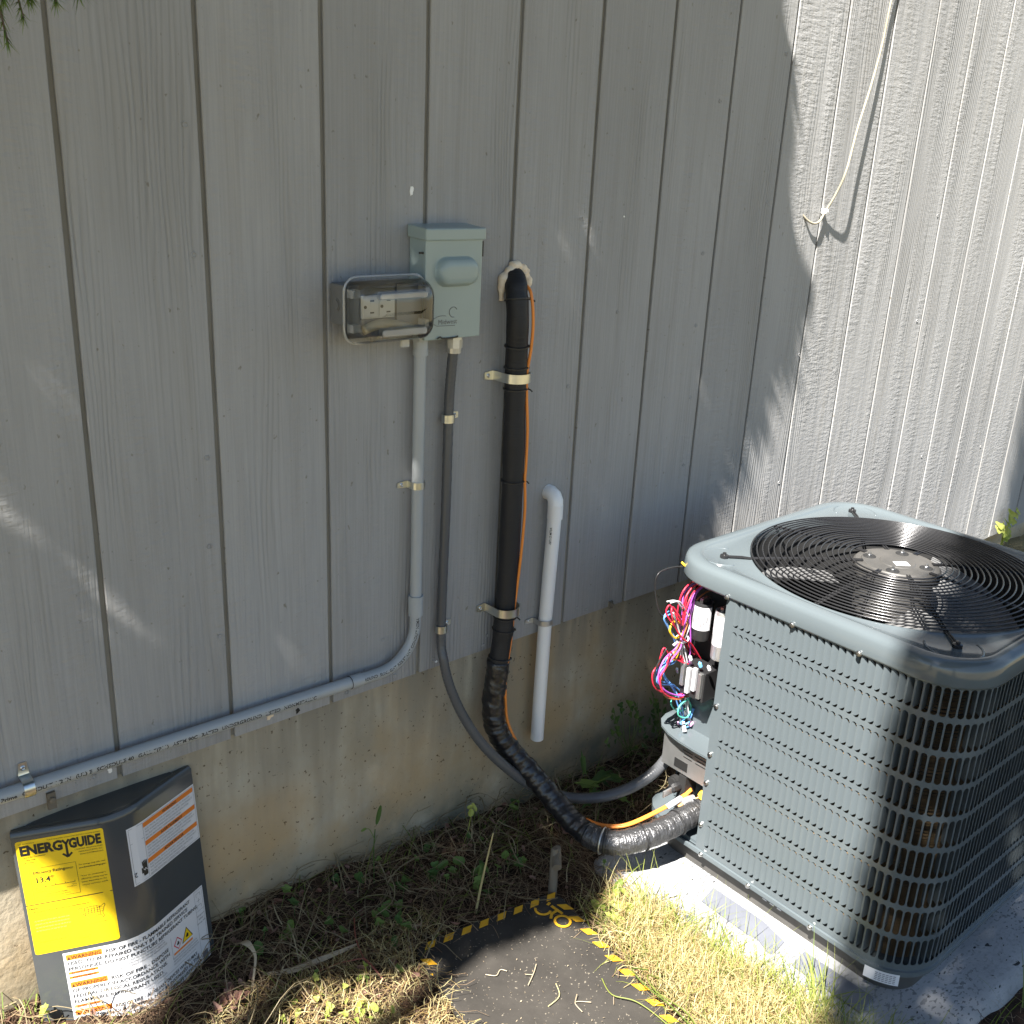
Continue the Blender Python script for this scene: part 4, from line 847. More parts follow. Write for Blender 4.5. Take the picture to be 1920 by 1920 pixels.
def patch(mb, u0, v0, u1, v1, h, mi, r=0.0, n=10):
    U = np.linspace(u0, u1, n + 1)
    def rv_(u):
        if r <= 0: return 0
        d = min(u - u0, u1 - u); return r - math.sqrt(max(0, r * r - (r - d) ** 2)) if d < r else 0
    if r: U = np.array(sorted(set([u0, u0 + r * .15, u0 + r * .45, u0 + r, u1 - r, u1 - r * .45, u1 - r * .15, u1] + list(U[1:-1]))))
    mb.loft([[PS(u, v1 - rv_(u), h) for u in U], [PS(u, v0 + rv_(u), h) for u in U]], mi, closed=False)
def ptext(mb, s_, u, v, size, mi=0, h=.0008, bold=0.0, xs=1.0, align='l', rot=0, fit=None):
    vs, fs = text2d(s_, size, bold, 1.0); wd = max([p[0] for p in vs] or [0])
    if fit: xs = fit / max(wd, 1e-6)
    wd *= xs
    o = {'l': 0, 'c': -wd / 2, 'r': -wd}[align]; cr, sr = math.cos(rot), math.sin(rot); out = []
    for x, y in vs:
        x = x * xs + o; out.append(PS(u + x * cr - y * sr, v - (x * sr + y * cr), h))
    mb.add(out, fs, mi); return wd
def pline(mb, u0, v0, u1, v1, t, mi, h=.0007):
    d = Vector((u1 - u0, v1 - v0)); n = Vector((-d.y, d.x)).normalized() * t / 2; k = max(1, int(d.length / .02)); 
    A = [PS(u0 + d.x * i / k - n.x, v0 + d.y * i / k - n.y, h) for i in range(k + 1)]; B = [PS(u0 + d.x * i / k + n.x, v0 + d.y * i / k + n.y, h) for i in range(k + 1)]; mb.loft([A, B], mi, closed=False)
# 1: yellow energy label (ink=1)
e = MB(); U0, V0, U1, V1 = .005, .0163, .1358, .2270; patch(e, U0, V0, U1, V1, .0004, 0, r=.004)
ptext(e, 'U.S. Government', U0 + .004, V0 + .006, .0034, 1); ptext(e, 'Federal law prohibits removal of this label before consumer purchase.', U1 - .004, V0 + .0055, .0030, 1, align='r', fit=.080)
ptext(e, 'ENERG', U0 + .0045, V0 + .0255, .0235, 1, bold=.05, fit=.0635); ptext(e, 'GUIDE', U0 + .0775, V0 + .0255, .0235, 1, bold=.05, fit=.0485)
# the Y runs down into an arrow
pline(e, U0 + .0685, V0 + .0095, U0 + .0735, V0 + .017, .0036, 1); pline(e, U0 + .0785, V0 + .0095, U0 + .0735, V0 + .017, .0036, 1); pline(e, U0 + .0735, V0 + .0155, U0 + .0735, V0 + .0395, .0036, 1)
pline(e, U0 + .0735, V0 + .041, U0 + .0665, V0 + .034, .0032, 1); pline(e, U0 + .0735, V0 + .041, U0 + .0805, V0 + .034, .0032, 1)
for i, s_ in enumerate(('Central Air Conditioner', 'Cooling Only', 'Split System')): ptext(e, s_, U0 + .006, V0 + .031 + i * .0048, .0036, 1)
for i, s_ in enumerate(('COMFORT TECHNOLOGIES', 'MANUFACTURING, INC.', 'Model GLXS3BN2410AA')): ptext(e, s_, U1 - .004, V0 + .0315 + i * .0048, .0034, 1, align='r')
bx = (U0 + .013, V0 + .052, U0 + .083, V0 + .109)
for a in ((bx[0], bx[1], bx[2], bx[1]), (bx[0], bx[3], bx[2], bx[3]), (bx[0], bx[1], bx[0], bx[3]), (bx[2], bx[1], bx[2], bx[3])): pline(e, *a, .0005, 1)
ptext(e, 'Efficiency Rating', bx[0] + .005, bx[1] + .0105, .0073, 1, bold=.01); ptext(e, '(SEER2)*', bx[0] + .051, bx[1] + .0105, .0040, 1, bold=.01); ptext(e, '13.4*', bx[0] + .006, bx[1] + .0265, .0135, 1, bold=.02)
pline(e, bx[0] + .005, bx[1] + .0355, bx[2] - .005, bx[1] + .0355, .0008, 1)
for i in range(5): pline(e, bx[0] + .0055 + i * .01475, bx[1] + .0325, bx[0] + .0055 + i * .01475, bx[1] + .0358, .0007, 1)
ptext(e, '13.4', bx[0] + .005, bx[1] + .0405, .0036, 1); ptext(e, '27.6', bx[2] - .004, bx[1] + .0405, .0036, 1, align='r'); ptext(e, 'Least Efficient', bx[0] + .005, bx[1] + .0438, .0026, 1); ptext(e, 'Most Efficient', bx[2] - .004, bx[1] + .0438, .0026, 1, align='r')
ptext(e, 'Range of Similar Models', (bx[0] + bx[2]) / 2, bx[1] + .050, .0033, 1, align='c'); ptext(e, '*Seasonal Energy Efficiency Ratio 2', (bx[0] + bx[2]) / 2, bx[1] + .054, .0028, 1, align='c')
for i, (s_, bd) in enumerate((('For energy cost info, visit', 0), ('productinfo.energy.gov', .02))): ptext(e, s_, U0 + .087, V0 + .060 + i * .0055, .0037, 1, bold=bd, fit=.040)
for i, s_ in enumerate(('*Your air conditioner\'s', 'efficiency rating may be', 'better depending on the', 'coil your contractor installs.')): ptext(e, s_, U0 + .087, V0 + .081 + i * .0056, .0037, 1, fit=.038 + .002 * (i % 2))
pline(e, U0 + .0, V0 + .117, U1 - .0, V0 + .117, .0014, 1); ptext(e, 'Notice', U0 + .003, V0 + .1255, .0046, 1, bold=.02); ptext(e, 'Federal law allows this unit to be installed only in:', U0 + .009, V0 + .1320, .0039, 1, fit=.084)
# small line map
mpx = [(0, 4), (3, 1), (6, 3), (9, 2), (13, 3), (20, 2), (27, 2), (33, 3), (36, 6), (41, 3), (45, 0), (46, 3), (43, 8), (42, 13), (40, 18), (42, 25), (40, 28), (36, 21), (30, 22), (25, 25), (20, 24), (17, 26), (12, 19), (7, 16), (5, 10), (0, 4)]
MX, MY, MS = U0 + .074, V0 + .137, .00092
for a, c in zip(mpx[:-1], mpx[1:]): pline(e, MX + a[0] * MS, MY + a[1] * MS, MX + c[0] * MS, MY + c[1] * MS, .0007, 1)
for gx in (11, 17, 22, 27, 32, 36): pline(e, MX + gx * MS, MY + 3 * MS, MX + gx * MS, MY + 20 * MS, .0006, 1)
for gy in (7, 11, 15): pline(e, MX + 7 * MS, MY + gy * MS, MX + 41 * MS, MY + gy * MS, .0006, 1)
ptext(e, 'States shown in outline', MX + .014, MY + .034, .0030, 1)
for i in range(4): ptext(e, ('AL AK AR CO CT DC DE FL GA HI ID IL IN', 'IA KS KY LA MA MD ME MI MN MO MS MT', 'NC ND NE NH NJ NY OH OK OR PA RI SC', 'SD TN TX UT VA VT WA WI WV WY')[i], U0 + .008, MY + .012 + i * .0062, .0028, 2)
ptext(e, 'Energy Efficiency Ratio 2 (EER2)', U0 + .010, V1 - .022, .003, 1); ptext(e, 'ftc.gov/energy', U0 + .07, V1 - .016, .003, 1)
obj('energy_label', e, ['yellow', 'ink', 'inkgrey'], ap)
# 2: upper right white label with orange bands
e = MB(); U0, V0, U1, V1 = .1700, .0345, .3262, .1425; patch(e, U0, V0, U1, V1, .0004, 0)
for a in ((U0 + .003, V0 + .003, U1 - .003, V0 + .003), (U0 + .003, V1 - .003, U1 - .003, V1 - .003), (U0 + .003, V0 + .003, U0 + .003, V1 - .003), (U1 - .003, V0 + .003, U1 - .003, V1 - .003), (U0 + .030, V0 + .003, U0 + .030, V1 - .003), (U0 + .003, V0 + .030, U0 + .030, V0 + .030)): pline(e, *a, .0005, 3)
bt = ('DANGER', 'ELECTRIC SHOCK', 'ADVERTENCIA')
for i in range(3):
    v = V0 + .0045 + i * .034; patch(e, U0 + .031, v, U1 - .004, v + .0085, .0006, 1)
    ptext(e, ('WARNING', 'AVERTISSEMENT', 'ADVERTENCIA')[i], (U0 + .031 + U1) / 2, v + .0070, .0072, 2, align='c', bold=.02)
    for k in range(4): ptext(e, ('ELECTRICAL SHOCK HAZARD. FAILURE TO FOLLOW', 'THIS WARNING COULD RESULT IN INJURY. DISCONNECT', 'ALL ELECTRIC POWER AND DISCHARGE CAPACITORS', 'BEFORE REMOVING COMPARTMENT PANEL')[k], U0 + .0335, v + .0140 + k * .0058, .0044, 3, fit=(.11, .115, .105, .085)[k])
# hand symbol and the number 2 turned sideways
patch(e, U0 + .0195, V1 - .034, U0 + .0285, V1 - .010, .0006, 2, r=.002)
for k in range(4): patch(e, U0 + .0185 + k * .0027, V1 - .039 + .001 * abs(k - 1.5), U0 + .0205 + k * .0027, V1 - .030, .00062, 2)
patch(e, U0 + .0165, V1 - .026, U0 + .0195, V1 - .016, .0006, 2)
for a in ((.0200, -.024, .0225, -.020), (.0225, -.020, .024, -.024), (.024, -.024, .0275, -.019)): pline(e, U0 + a[0], V1 + a[1], U0 + a[2], V1 + a[3], .0010, 0, .0009)
ptext(e, '2', U0 + .0085, V1 - .0235, .012, 2, rot=PI / 2 * 2, bold=.01)
obj('warning_label', e, ['paper', 'orangeink', 'ink', 'inkgrey'], ap)
# 3: lower large white label
e = MB(); U0, V0, U1, V1 = .0450, .2340, .3150, .4500; patch(e, U0, V0, U1, V1, .0004, 0, n=16)
def warn(v, w0, lines, sz=.0094):
    patch(e, U0 + .004, v, U0 + .004 + w0, v + .0108, .0006, 1); ptext(e, 'WARNING', U0 + .0115, v + .0098, .0098, 2, bold=.012, fit=w0 - .010)
    e.add([PS(U0 + .006, v + .0095, .0008), PS(U0 + .0105, v + .0095, .0008), PS(U0 + .00825, v + .004, .0008)], [(0, 1, 2)], 2)
    ptext(e, lines[0], U0 + .009 + w0, v + .0098, sz, 4, bold=.018, fit=lines[1])
    for i, (s_, f_) in enumerate(lines[2]): ptext(e, s_, U0 + .005, v + .0203 + i * .0108, sz, 4, bold=.018, fit=f_)
def small(v, n_, u=None, w_=.19, seedt=0):
    T_ = ('RIESGO DE INCENDIO - REFRIGERANTE INFLAMABLE. REPARACION SOLO POR', 'PERSONAL DE SERVICIO CAPACITADO. NO PERFORE LA TUBERIA DEL', 'RISQUE D\'INCENDIE - REFRIGERANT INFLAMMABLE. REPARATION PAR', 'PERSONNEL DE SERVICE QUALIFIE. NE PERCEZ PAS LA TUBULURE')
    for i in range(n_): ptext(e, T_[(i + seedt) % 4], (u or U0 + .006), v + i * .0056, .0045, 3, fit=w_ * (.94 + .06 * ((i * 7) % 3) / 2))
warn(V0 + .004, .056, ('RISK OF FIRE - FLAMMABLE REFRIGERANT', .170, (('USED. TO BE REPAIRED ONLY BY TRAINED SERVICE', .222), ('PERSONNEL. DO NOT PUNCTURE REFRIGERANT TUBING', .245))))
v = V0 + .0375
for i in range(2): patch(e, U0 + .004, v + i * .0088, U0 + .050, v + i * .0088 + .0046, .0006, 1); ptext(e, ('ADVERTENCIA', 'AVERTISSEMENT')[i], U0 + .0085, v + .0040 + i * .0088, .0046, 2, bold=.02, fit=.038)
small(v + .003, 3, U0 + .053, .118)
warn(V0 + .0575, .058, ('RISK OF FIRE - DISPOSE', .105, (('OF PROPERLY IN ACCORDANCE WITH', .168), ('FEDERAL OR LOCAL REGULATIONS.', .160), ('FLAMMABLE REFRIGERANT USED.', .150))))
v = V0 + .1035; patch(e, U0 + .004, v, U0 + .048, v + .0048, .0006, 1); ptext(e, 'ADVERTENCIA', U0 + .0085, v + .0042, .0048, 2, bold=.02, fit=.036); small(v + .002, 1, U0 + .051, .118, 1)
pline(e, U0 + .003, V0 + .1105, U0 + .235, V0 + .1105, .0005, 3)
warn(V0 + .1135, .058, ('RISK OF FIRE - AUXILIARY DEVICES WHICH MAY', .170, (('BE IGNITION SOURCES SHALL NOT BE INSTALLED IN THE', .236), ('DUCT WORK, OTHER THAN AUXILIARY DEVICES LISTED FOR', .240), ('USE WITH THE SPECIFIC APPLIANCE. SEE INSTRUCTIONS.', .232))))
# hazard diamonds
du, dv = U0 + .195, V0 + .068
def quad(pts, mi, h): e.add([PS(a, c, h) for a, c in pts], [tuple(range(len(pts)))], mi)
quad([(du, dv - .0125), (du + .0105, dv), (du, dv + .0125), (du - .0105, dv)][::-1], 5, .0008); quad([(du, dv - .0100), (du + .0083, dv), (du, dv + .0100), (du - .0083, dv)][::-1], 0, .0010)
def flame(u, v, s, h): quad([(u - .35 * s, v + .55 * s), (u - .5 * s, v + .1 * s), (u - .15 * s, v - .25 * s), (u - .05 * s, v - .75 * s), (u + .2 * s, v - .3 * s), (u + .3 * s, v - .45 * s), (u + .5 * s, v + .1 * s), (u + .35 * s, v + .55 * s)][::-1], 2, h)
flame(du, dv, .0065, .0012)
tu, tv = du + .0235, dv - .003
quad([(tu - .014, tv + .0125), (tu + .014, tv + .0125), (tu, tv - .0135)], 2, .0008); quad([(tu - .0118, tv + .0113), (tu + .0118, tv + .0113), (tu, tv - .0110)], 6, .0010); flame(tu, tv + .003, .0070, .0012)
patch(e, U0 + .183, dv + .0145, U0 + .231, dv + .0185, .0006, 1)
pline(e, U0 + .180, V0 + .048, U0 + .180, V0 + .092, .0005, 3)
for a in ((U1 - .0225, V0 + .003, U1 - .0225, V0 + .140), (U1 - .003, V0 + .003, U1 - .003, V0 + .140), (U1 - .0225, V0 + .044, U1 - .003, V0 + .044), (U1 - .0225, V0 + .003, U1 - .003, V0 + .003)): pline(e, *a, .0005, 3)
for i, vv in enumerate((V0 + .009, V0 + .021, V0 + .033)):
    for a in ((-.018, 0, -.008, 0), (-.018, 0, -.018, .007), (-.008, 0, -.008, .007)) if i != 1 else ((-.018, .003, -.008, .003), (-.013, -.002, -.013, .008)): pline(e, U1 + a[0], vv + a[1], U1 + a[2], vv + a[3], .0007, 3)
for i, s_ in enumerate(('Refrigerant', 'Safety', 'Group A2L')): ptext(e, s_, U1 - .0128, V0 + .055 + i * .0075, (.0042, .0052, .0048)[i], 3, align='c', bold=.01)
small(V0 + .093, 3, U0 + .180, .064, 2)
for i in range(6):
    for k in range(3): pass
patch(e, U1 - .020, V0 + .130, U1 - .006, V0 + .152, .0006, 3)
obj('fire_warning_label', e, ['paper', 'orangeink', 'ink', 'inkgrey', 'inkgrey2' if False else 'ink', 'redink', 'yellow'], ap)

#FOLIAGE
# ------------------------------------------------------------------ plants: helpers
fr = random.Random(21)
def blade_to(mb, p, az, lean, L, w, droop=.6, tint=None, n=3, twist=0.0):
    """a thin tapering blade: p base, az heading, lean from vertical in radians, droop adds lean along the blade"""
    P = Vector(p); side = Vector((-math.sin(az + twist), math.cos(az + twist), 0)); a = lean; o = len(mb.v); st = L / n
    for i in range(n + 1):
        ww = w * (1 - (i / n) ** 1.6) * .5 + w * .04
        mb.v.append(tuple(P - side * ww)); mb.v.append(tuple(P + side * ww))
        P = P + Vector((math.sin(a) * math.cos(az), math.sin(a) * math.sin(az), math.cos(a))) * st; a += droop / n
    t = fr.random() if tint is None else tint
    for i in range(n): mb.f.append((o + 2 * i, o + 2 * i + 1, o + 2 * i + 3, o + 2 * i + 2)); mb.m.append(0); mb.t.append(t)
def lying(mb, x, y, z, L, w, tint=None, n=4, up=.012, curl=.9):
    az = fr.uniform(0, 2 * PI); k = fr.uniform(-curl, curl); P = Vector((x, y, z)); o = len(mb.v); pz = fr.uniform(0, up)
    for i in range(n + 1):
        s_ = Vector((-math.sin(az), math.cos(az), fr.uniform(-.3, .3))) * w * .5; mb.v.append(tuple(P - s_)); mb.v.append(tuple(P + s_))
        az += k / n * 2; P = P + Vector((math.cos(az), math.sin(az), 0)) * (L / n); P.z = max(gz(P.x, P.y) + .001, z + pz * math.sin(PI * (i + 1) / (n + 1)) + fr.uniform(-.003, .003)) if P.y < .005 else P.z
        if P.y > .004: P.y = .004
    t = fr.random() if tint is None else tint
    for i in range(n): mb.f.append((o + 2 * i, o + 2 * i + 1, o + 2 * i + 3, o + 2 * i + 2)); mb.m.append(0); mb.t.append(t)
def leaf(mb, c, nrm, up, L, w, tint, lobes=0, fold=.15):
    """flat-ish leaf outline round c with optional lobes"""
    n_ = Vector(nrm).normalized(); u = Vector(up); u = (u - n_ * u.dot(n_)).normalized(); v = n_.cross(u); c = Vector(c); o = len(mb.v); k = 12
    mb.v.append(tuple(c - n_ * fold * w))
    for i in range(k):
        a = 2 * PI * i / k; r = 1 + (.28 * math.cos(lobes * a) if lobes else 0); ru = math.cos(a) * L / 2 * r; rv_ = math.sin(a) * w / 2 * r
        mb.v.append(tuple(c + u * ru + v * rv_ + n_ * fold * abs(rv_)))
    for i in range(k): mb.f.append((o, o + 1 + i, o + 1 + (i + 1) % k)); mb.m.append(0); mb.t.append(tint)
def stem(mb, pts, r, tint=.5, n=5, r1=None):
    P = spline(pts, 5); f0 = len(mb.f); mb.tube(P, [r + ((r1 if r1 is not None else r) - r) * i / (len(P) - 1) for i in range(len(P))], n); mb.t += [tint] * (len(mb.f) - f0)
def matuv(x, y):
    d = Vector((x, y)) - MO; det = MU.x * MV.y - MU.y * MV.x; return (d.x * MV.y - d.y * MV.x) / det, (MU.x * d.y - MU.y * d.x) / det
def on_mat(x, y, mg=0.0): u, v = matuv(x, y); return -mg < u < mw + mg and -mg < v < ml_ + mg
def padx(y): return .900 + (-.24 - y) * .093
def on_pad(x, y, mg=0.0): return x > padx(y) - mg and x < 2.0 and -1.0 - mg < y < -.225 + mg
def on_panel(x, y): return -.18 < x < .12 and -.085 < y < .02
# ------------------------------------------------------------------ litter and grass (uncountable)
lit = MB()
for i in range(15000):
    x = fr.uniform(-.45, 1.55) if fr.random() < .87 else fr.uniform(1.5, 3.7); y = -abs(fr.gauss(0, .26)) if fr.random() < .6 else fr.uniform(-1.35, .0)
    if on_mat(x, y, -.003) or on_pad(x, y, .0) or on_panel(x, y) or y < -1.35: continue
    thick = .03 if x < .75 else .015
    lying(lit, x, y, gz(x, y) + fr.uniform(.001, thick), fr.uniform(.02, .09), fr.uniform(.0005, .0015), tint=fr.random() ** 1.5)
tag(obj('dead_grass_litter', lit, 'straw', origin=(0, 0, 0), kind='stuff'), 'brown dead grass stems matted over the soil beside the wall', 'dead grass')
rt = MB()
for i in range(430):
    x = fr.uniform(-.3, 1.5); y = -abs(fr.gauss(.02, .12))
    if on_mat(x, y, .0) or on_pad(x, y) or on_panel(x, y): continue
    lying(rt, x, y, gz(x, y) + fr.uniform(.012, .04), fr.uniform(.08, .2), fr.uniform(.0011, .0025), tint=fr.uniform(.2, 1), n=8, up=.045, curl=1.6)
tag(obj('pale_stems', rt, leafmat('pale_stems', (.15, .115, .065), (.3, .25, .15)), origin=(0, 0, 0), kind='stuff'), 'long pale curling stems lying over the litter along the foundation', 'dead stems')
dg = MB()
def tuft(mb, x, y, n, L0, L1, spread, w=.0022, az0=None, tint=None, lean=(0, .7), z0=None):
    for _ in range(n):
        px, py = x + fr.gauss(0, spread), y + fr.gauss(0, spread)
        if on_mat(px, py, -.002): continue
        az = fr.uniform(0, 2 * PI) if az0 is None else fr.gauss(az0, .9)
        zb = z0 if z0 is not None else gz(px, py)
        if on_pad(px, py): 
            if fr.random() < .85: continue
            zb = -.4585
        blade_to(mb, (px, py, zb - .002), az, fr.uniform(*lean), fr.uniform(L0, L1), w * fr.uniform(.6, 1.3), droop=fr.uniform(.2, 1.5), tint=fr.random() if tint is None else tint + fr.uniform(-.15, .15))
def band(y):   # dry grass strip between mat and pad
    u0, v0 = matuv(padx(y), y); xm = None
    for x in np.linspace(.3, 1.0, 141):
        if not on_mat(x, y, 0) and x > (MO + MV * max(0, -(y - MO.y))).x - .03: xm = x; break
    return xm if xm else .7, padx(y)
for i in range(1150):
    y = fr.uniform(-1.15, -.33); a, c = band(y)
    if y < -.98: c = 1.0
    dens = min(1, max(.12, (-.38 - y) / .16)); 
    if fr.random() > dens: continue
    x = fr.uniform(a + .014, c + .006)
    if math.sin(23 * x + 31 * y) * math.sin(37 * y - 19 * x) < -.12 and fr.random() < .72: continue
    tuft(dg, x, y, 9, .025, .09, .012, az0=fr.gauss(.6, .7), lean=(.1, 1.4), w=.0012)
for i in range(300):   # left front, lit straw by the panel and in front of it
    x = fr.uniform(-.3, .5); y = fr.uniform(-.55, -.19); tuft(dg, x, y, 7, .015, .055, .015, lean=(.5, 1.5), w=.0013)
tag(obj('dry_grass', dg, 'dry', origin=(0, 0, 0), kind='stuff'), 'sunlit yellow dry grass between the rubber mat and the pad', 'grass')
dm = MB()
for i in range(9000):
    y = fr.uniform(-1.2, -.36); a, c = band(y); x = fr.uniform(a, c + .01)
    if on_mat(x, y, 0) or on_pad(x, y, -.01) or (math.sin(23 * x + 31 * y) * math.sin(37 * y - 19 * x) < -.12 and fr.random() < .8) or (y > -.46 and fr.random() < .75): continue
    lying(dm, x, y, gz(x, y) + fr.uniform(.004, .028), fr.uniform(.015, .06), fr.uniform(.0006, .0014), tint=fr.random() ** 1.6, up=.02)
for i in range(5500):
    x = fr.uniform(-.35, .5); y = fr.uniform(-.6, -.17)
    if on_mat(x, y, 0): continue
    lying(dm, x, y, gz(x, y) + fr.uniform(.01, .035), fr.uniform(.015, .06), fr.uniform(.0006, .0014), tint=fr.random() ** 1.6, up=.02)
tag(obj('cut_straw', dm, 'dry', origin=(0, 0, 0), kind='stuff'), 'short cut yellow straw lying under the dry grass', 'straw')
gg = MB()
for x, y, n, L0, L1 in ((.925, -.60, 14, .07, .15), (.955, -.80, 26, .08, .17), (.96, -.84, 20, .06, .14), (.93, -.72, 8, .06, .13), (.935, -.68, 10, .06, .12), (.905, -.50, 7, .06, .12), (.90, -.44, 6, .05, .1), (.99, -.90, 18, .05, .12), (1.02, -.96, 10, .06, .12), (.89, -.395, 4, .05, .1), (.94, -.77, 10, .06, .14), (.88, -.52, 8, .05, .1), (.86, -.62, 10, .05, .1), (.89, -.9, 16, .05, .11), (.84, -.85, 14, .05, .1)):
    for _ in range(n): px, py = x + fr.gauss(0, .012), y + fr.gauss(0, .016); blade_to(gg, (px, py, gz(px, py)), fr.gauss(.7, 1.2), fr.uniform(.05, .8), fr.uniform(L0, L1), fr.uniform(.0016, .0034), droop=fr.uniform(.4, 1.8), n=5)
for i in range(1700):
    y = fr.uniform(-1.2, -.4); a, c = band(y); x = fr.uniform(a, c + .02)
    if not on_mat(x, y): blade_to(gg, (x, y, gz(x, y)), fr.uniform(0, 6.3), fr.uniform(.1, 1.2), fr.uniform(.03, .10), fr.uniform(.0009, .0020), droop=fr.uniform(.2, 1.6), n=4)
for i in range(260):
    y = fr.uniform(-1.0, -.40); x = padx(y) + fr.uniform(-.06, .02)
    if not on_mat(x, y): blade_to(gg, (x, y, gz(x, y)), fr.gauss(.5, 1.1), fr.uniform(.05, 1.0), fr.uniform(.07, .16), fr.uniform(.0009, .0018), droop=fr.uniform(.3, 1.9), n=6, tint=fr.uniform(.5, 1))
for i in range(420):
    x = fr.uniform(-.3, 1.5); y = -abs(fr.gauss(.03, .13))
    if not (on_mat(x, y) or on_pad(x, y) or on_panel(x, y)): blade_to(gg, (x, y, gz(x, y) + .005), fr.uniform(0, 6.3), fr.uniform(.5, 1.45), fr.uniform(.04, .12), fr.uniform(.0014, .003), droop=fr.uniform(.1, 1.2), tint=fr.uniform(0, .5), n=5)
for x, y in ((1.12, -1.02), (1.3, -1.04), (1.2, -1.03), (1.45, -1.04)):
    for _ in range(4): blade_to(gg, (x + fr.gauss(0, .02), y + fr.gauss(0, .01), -.47), fr.uniform(0, 6.3), fr.uniform(.05, .6), fr.uniform(.06, .13), .0022, droop=.8, tint=.2, n=5)
tag(obj('green_grass', gg, 'green', origin=(0, 0, 0), kind='stuff'), 'thin green grass blades growing along the pad edge and in the litter', 'grass')
# small ground weeds: little lobed leaves on short stalks
wd = MB()
def sprig(mb, x, y, n, L, spread, tint=(0, 1), z=None, hmax=.05):
    for _ in range(n):
        px, py = x + fr.gauss(0, spread), min(-.01, y + fr.gauss(0, spread)); z0 = gz(px, py) + .004; h = fr.uniform(.012, hmax); tx, ty = px + fr.uniform(-.012, .012), min(-.008, py + fr.uniform(-.012, .012)); t = fr.uniform(*tint)
        stem(mb, [(px, py, z0), ((px + tx) / 2, (py + ty) / 2, z0 + h * .6), (tx, ty, z0 + h)], .0007, t, 4)
        l_ = L * fr.uniform(.6, 1.25); leaf(mb, (tx, ty, z0 + h), (fr.uniform(-.6, .6), fr.uniform(-.9, .2), 1), (fr.uniform(-1, 1), fr.uniform(-1, 1), 0), l_, l_ * fr.uniform(.75, 1.1), t, lobes=fr.choice((3, 3, 5, 2)))
for x, y, n in ((.64, -.16, 12), (.70, -.15, 10), (.60, -.10, 8), (.55, -.14, 8), (.48, -.12, 8), (.40, -.16, 9), (.36, -.12, 6), (.44, -.20, 10), (.30, -.10, 5), (.74, -.20, 8), (.52, -.06, 5), (.45, -.04, 5), (.24, -.05, 5), (.21, -.07, 5), (.78, -.10, 5), (1.20, -.04, 8), (1.30, -.03, 8), (.9, -.05, 5), (.68, -.2, 8)): sprig(wd, x, y, max(2, n // 2), .019, .03)
for _ in range(30): x = fr.uniform(.16, 1.5); y = -abs(fr.gauss(.02, .12)); (on_mat(x, y) or on_pad(x, y)) or sprig(wd, x, y, 1, .011, .01)
tag(obj('small_weeds', wd, 'weed', origin=(0, 0, 0), kind='stuff'), 'small lobed green weed leaves scattered through the litter by the foundation', 'weeds')
ld = MB()
for i in range(170): sprig(ld, fr.uniform(-.27, -.16), fr.uniform(-.32, -.06), 1, .016, .01)
for i in range(60): sprig(ld, fr.uniform(.10, .30), fr.uniform(-.36, -.24), 1, .012, .01)
tag(obj('clover_patch', ld, 'lime', origin=(0, 0, 0), kind='stuff'), 'bright yellow-green clover in the sun at the left side of the access panel', 'weeds')
bl = MB()
for i in range(330):
    x = fr.uniform(-.3, 1.5); y = -abs(fr.gauss(.06, .16))
    if on_mat(x, y, .0) or on_pad(x, y, -.02) or on_panel(x, y): continue
    leaf(bl, (x, y, gz(x, y) + fr.uniform(.006, .03)), (fr.uniform(-.8, .8), fr.uniform(-.8, .8), 1), (fr.uniform(-1, 1), fr.uniform(-1, 1), 0), fr.uniform(.008, .022), fr.uniform(.005, .012), fr.random(), lobes=fr.choice((0, 2, 3)), fold=.4)
tag(obj('dead_leaves', bl, 'pinkleaf', origin=(0, 0, 0), kind='stuff'), 'small dead brown leaves scattered on the soil near the wall', 'dead leaves')
# ------------------------------------------------------------------ single plants and scraps
def one(name, mb, m, label, cat, group=None): return tag(obj(name, mb, m, smooth=False), label, cat, group)
b = MB(); stem(b, [(.601, -.224, -.45), (.608, -.233, -.36), (.621, -.244, -.25)], .0030, .7, 7, .0014); one('straw_stalk', b, 'dry', 'thick yellowish stalk standing upright in the litter behind the mat', 'stalk')
b = MB(); o = []; pts = spline([(.173, -.14, -.415), (.218, -.168, -.408), (.276, -.183, -.402), (.341, -.188, -.408)], 6)
for i, p in enumerate(pts): w_ = .008 * math.sin(PI * min(.97, (i + 1.5) / (len(pts) + 1))); o += [tuple(p + Vector((0, -w_, -.002))), tuple(p + Vector((0, 0, .004))), tuple(p + Vector((0, w_, -.001)))]
b.add(o, [(3 * i + j, 3 * i + j + 1, 3 * i + j + 4, 3 * i + j + 3) for i in range(len(pts) - 1) for j in (0, 1)]); b.t = [.6] * len(b.f); one('dry_husk', b, 'twig', 'long tan dried husk lying in front of the weeds, right of the access panel', 'husk')
b = MB(); stem(b, [(.373, -.128, -.405), (.345, -.179, -.403), (.333, -.224, -.408)], .0014, .6); stem(b, [(.333, -.224, -.408), (.336, -.25, -.41), (.341, -.279, -.422)], .0022, .3); stem(b, [(.333, -.224, -.408), (.29, -.21, -.405), (.247, -.194, -.415)], .0012, .8); one('red_stem', b, 'redstem', 'reddish forked weed stem lying near the left corner of the mat', 'stem')
b = MB(); cp = spline([(.151, -.085, -.372), (.159, -.104, -.362), (.164, -.128, -.374), (.152, -.146, -.395), (.136, -.162, -.43)], 5); o = []
for i, p in enumerate(cp): w_ = .0075 * math.exp(-((i - 3) / 4.5) ** 2) + .0014; o += [tuple(p + Vector((-w_, .002, 0))), tuple(p + Vector((w_, -.002, .001)))]
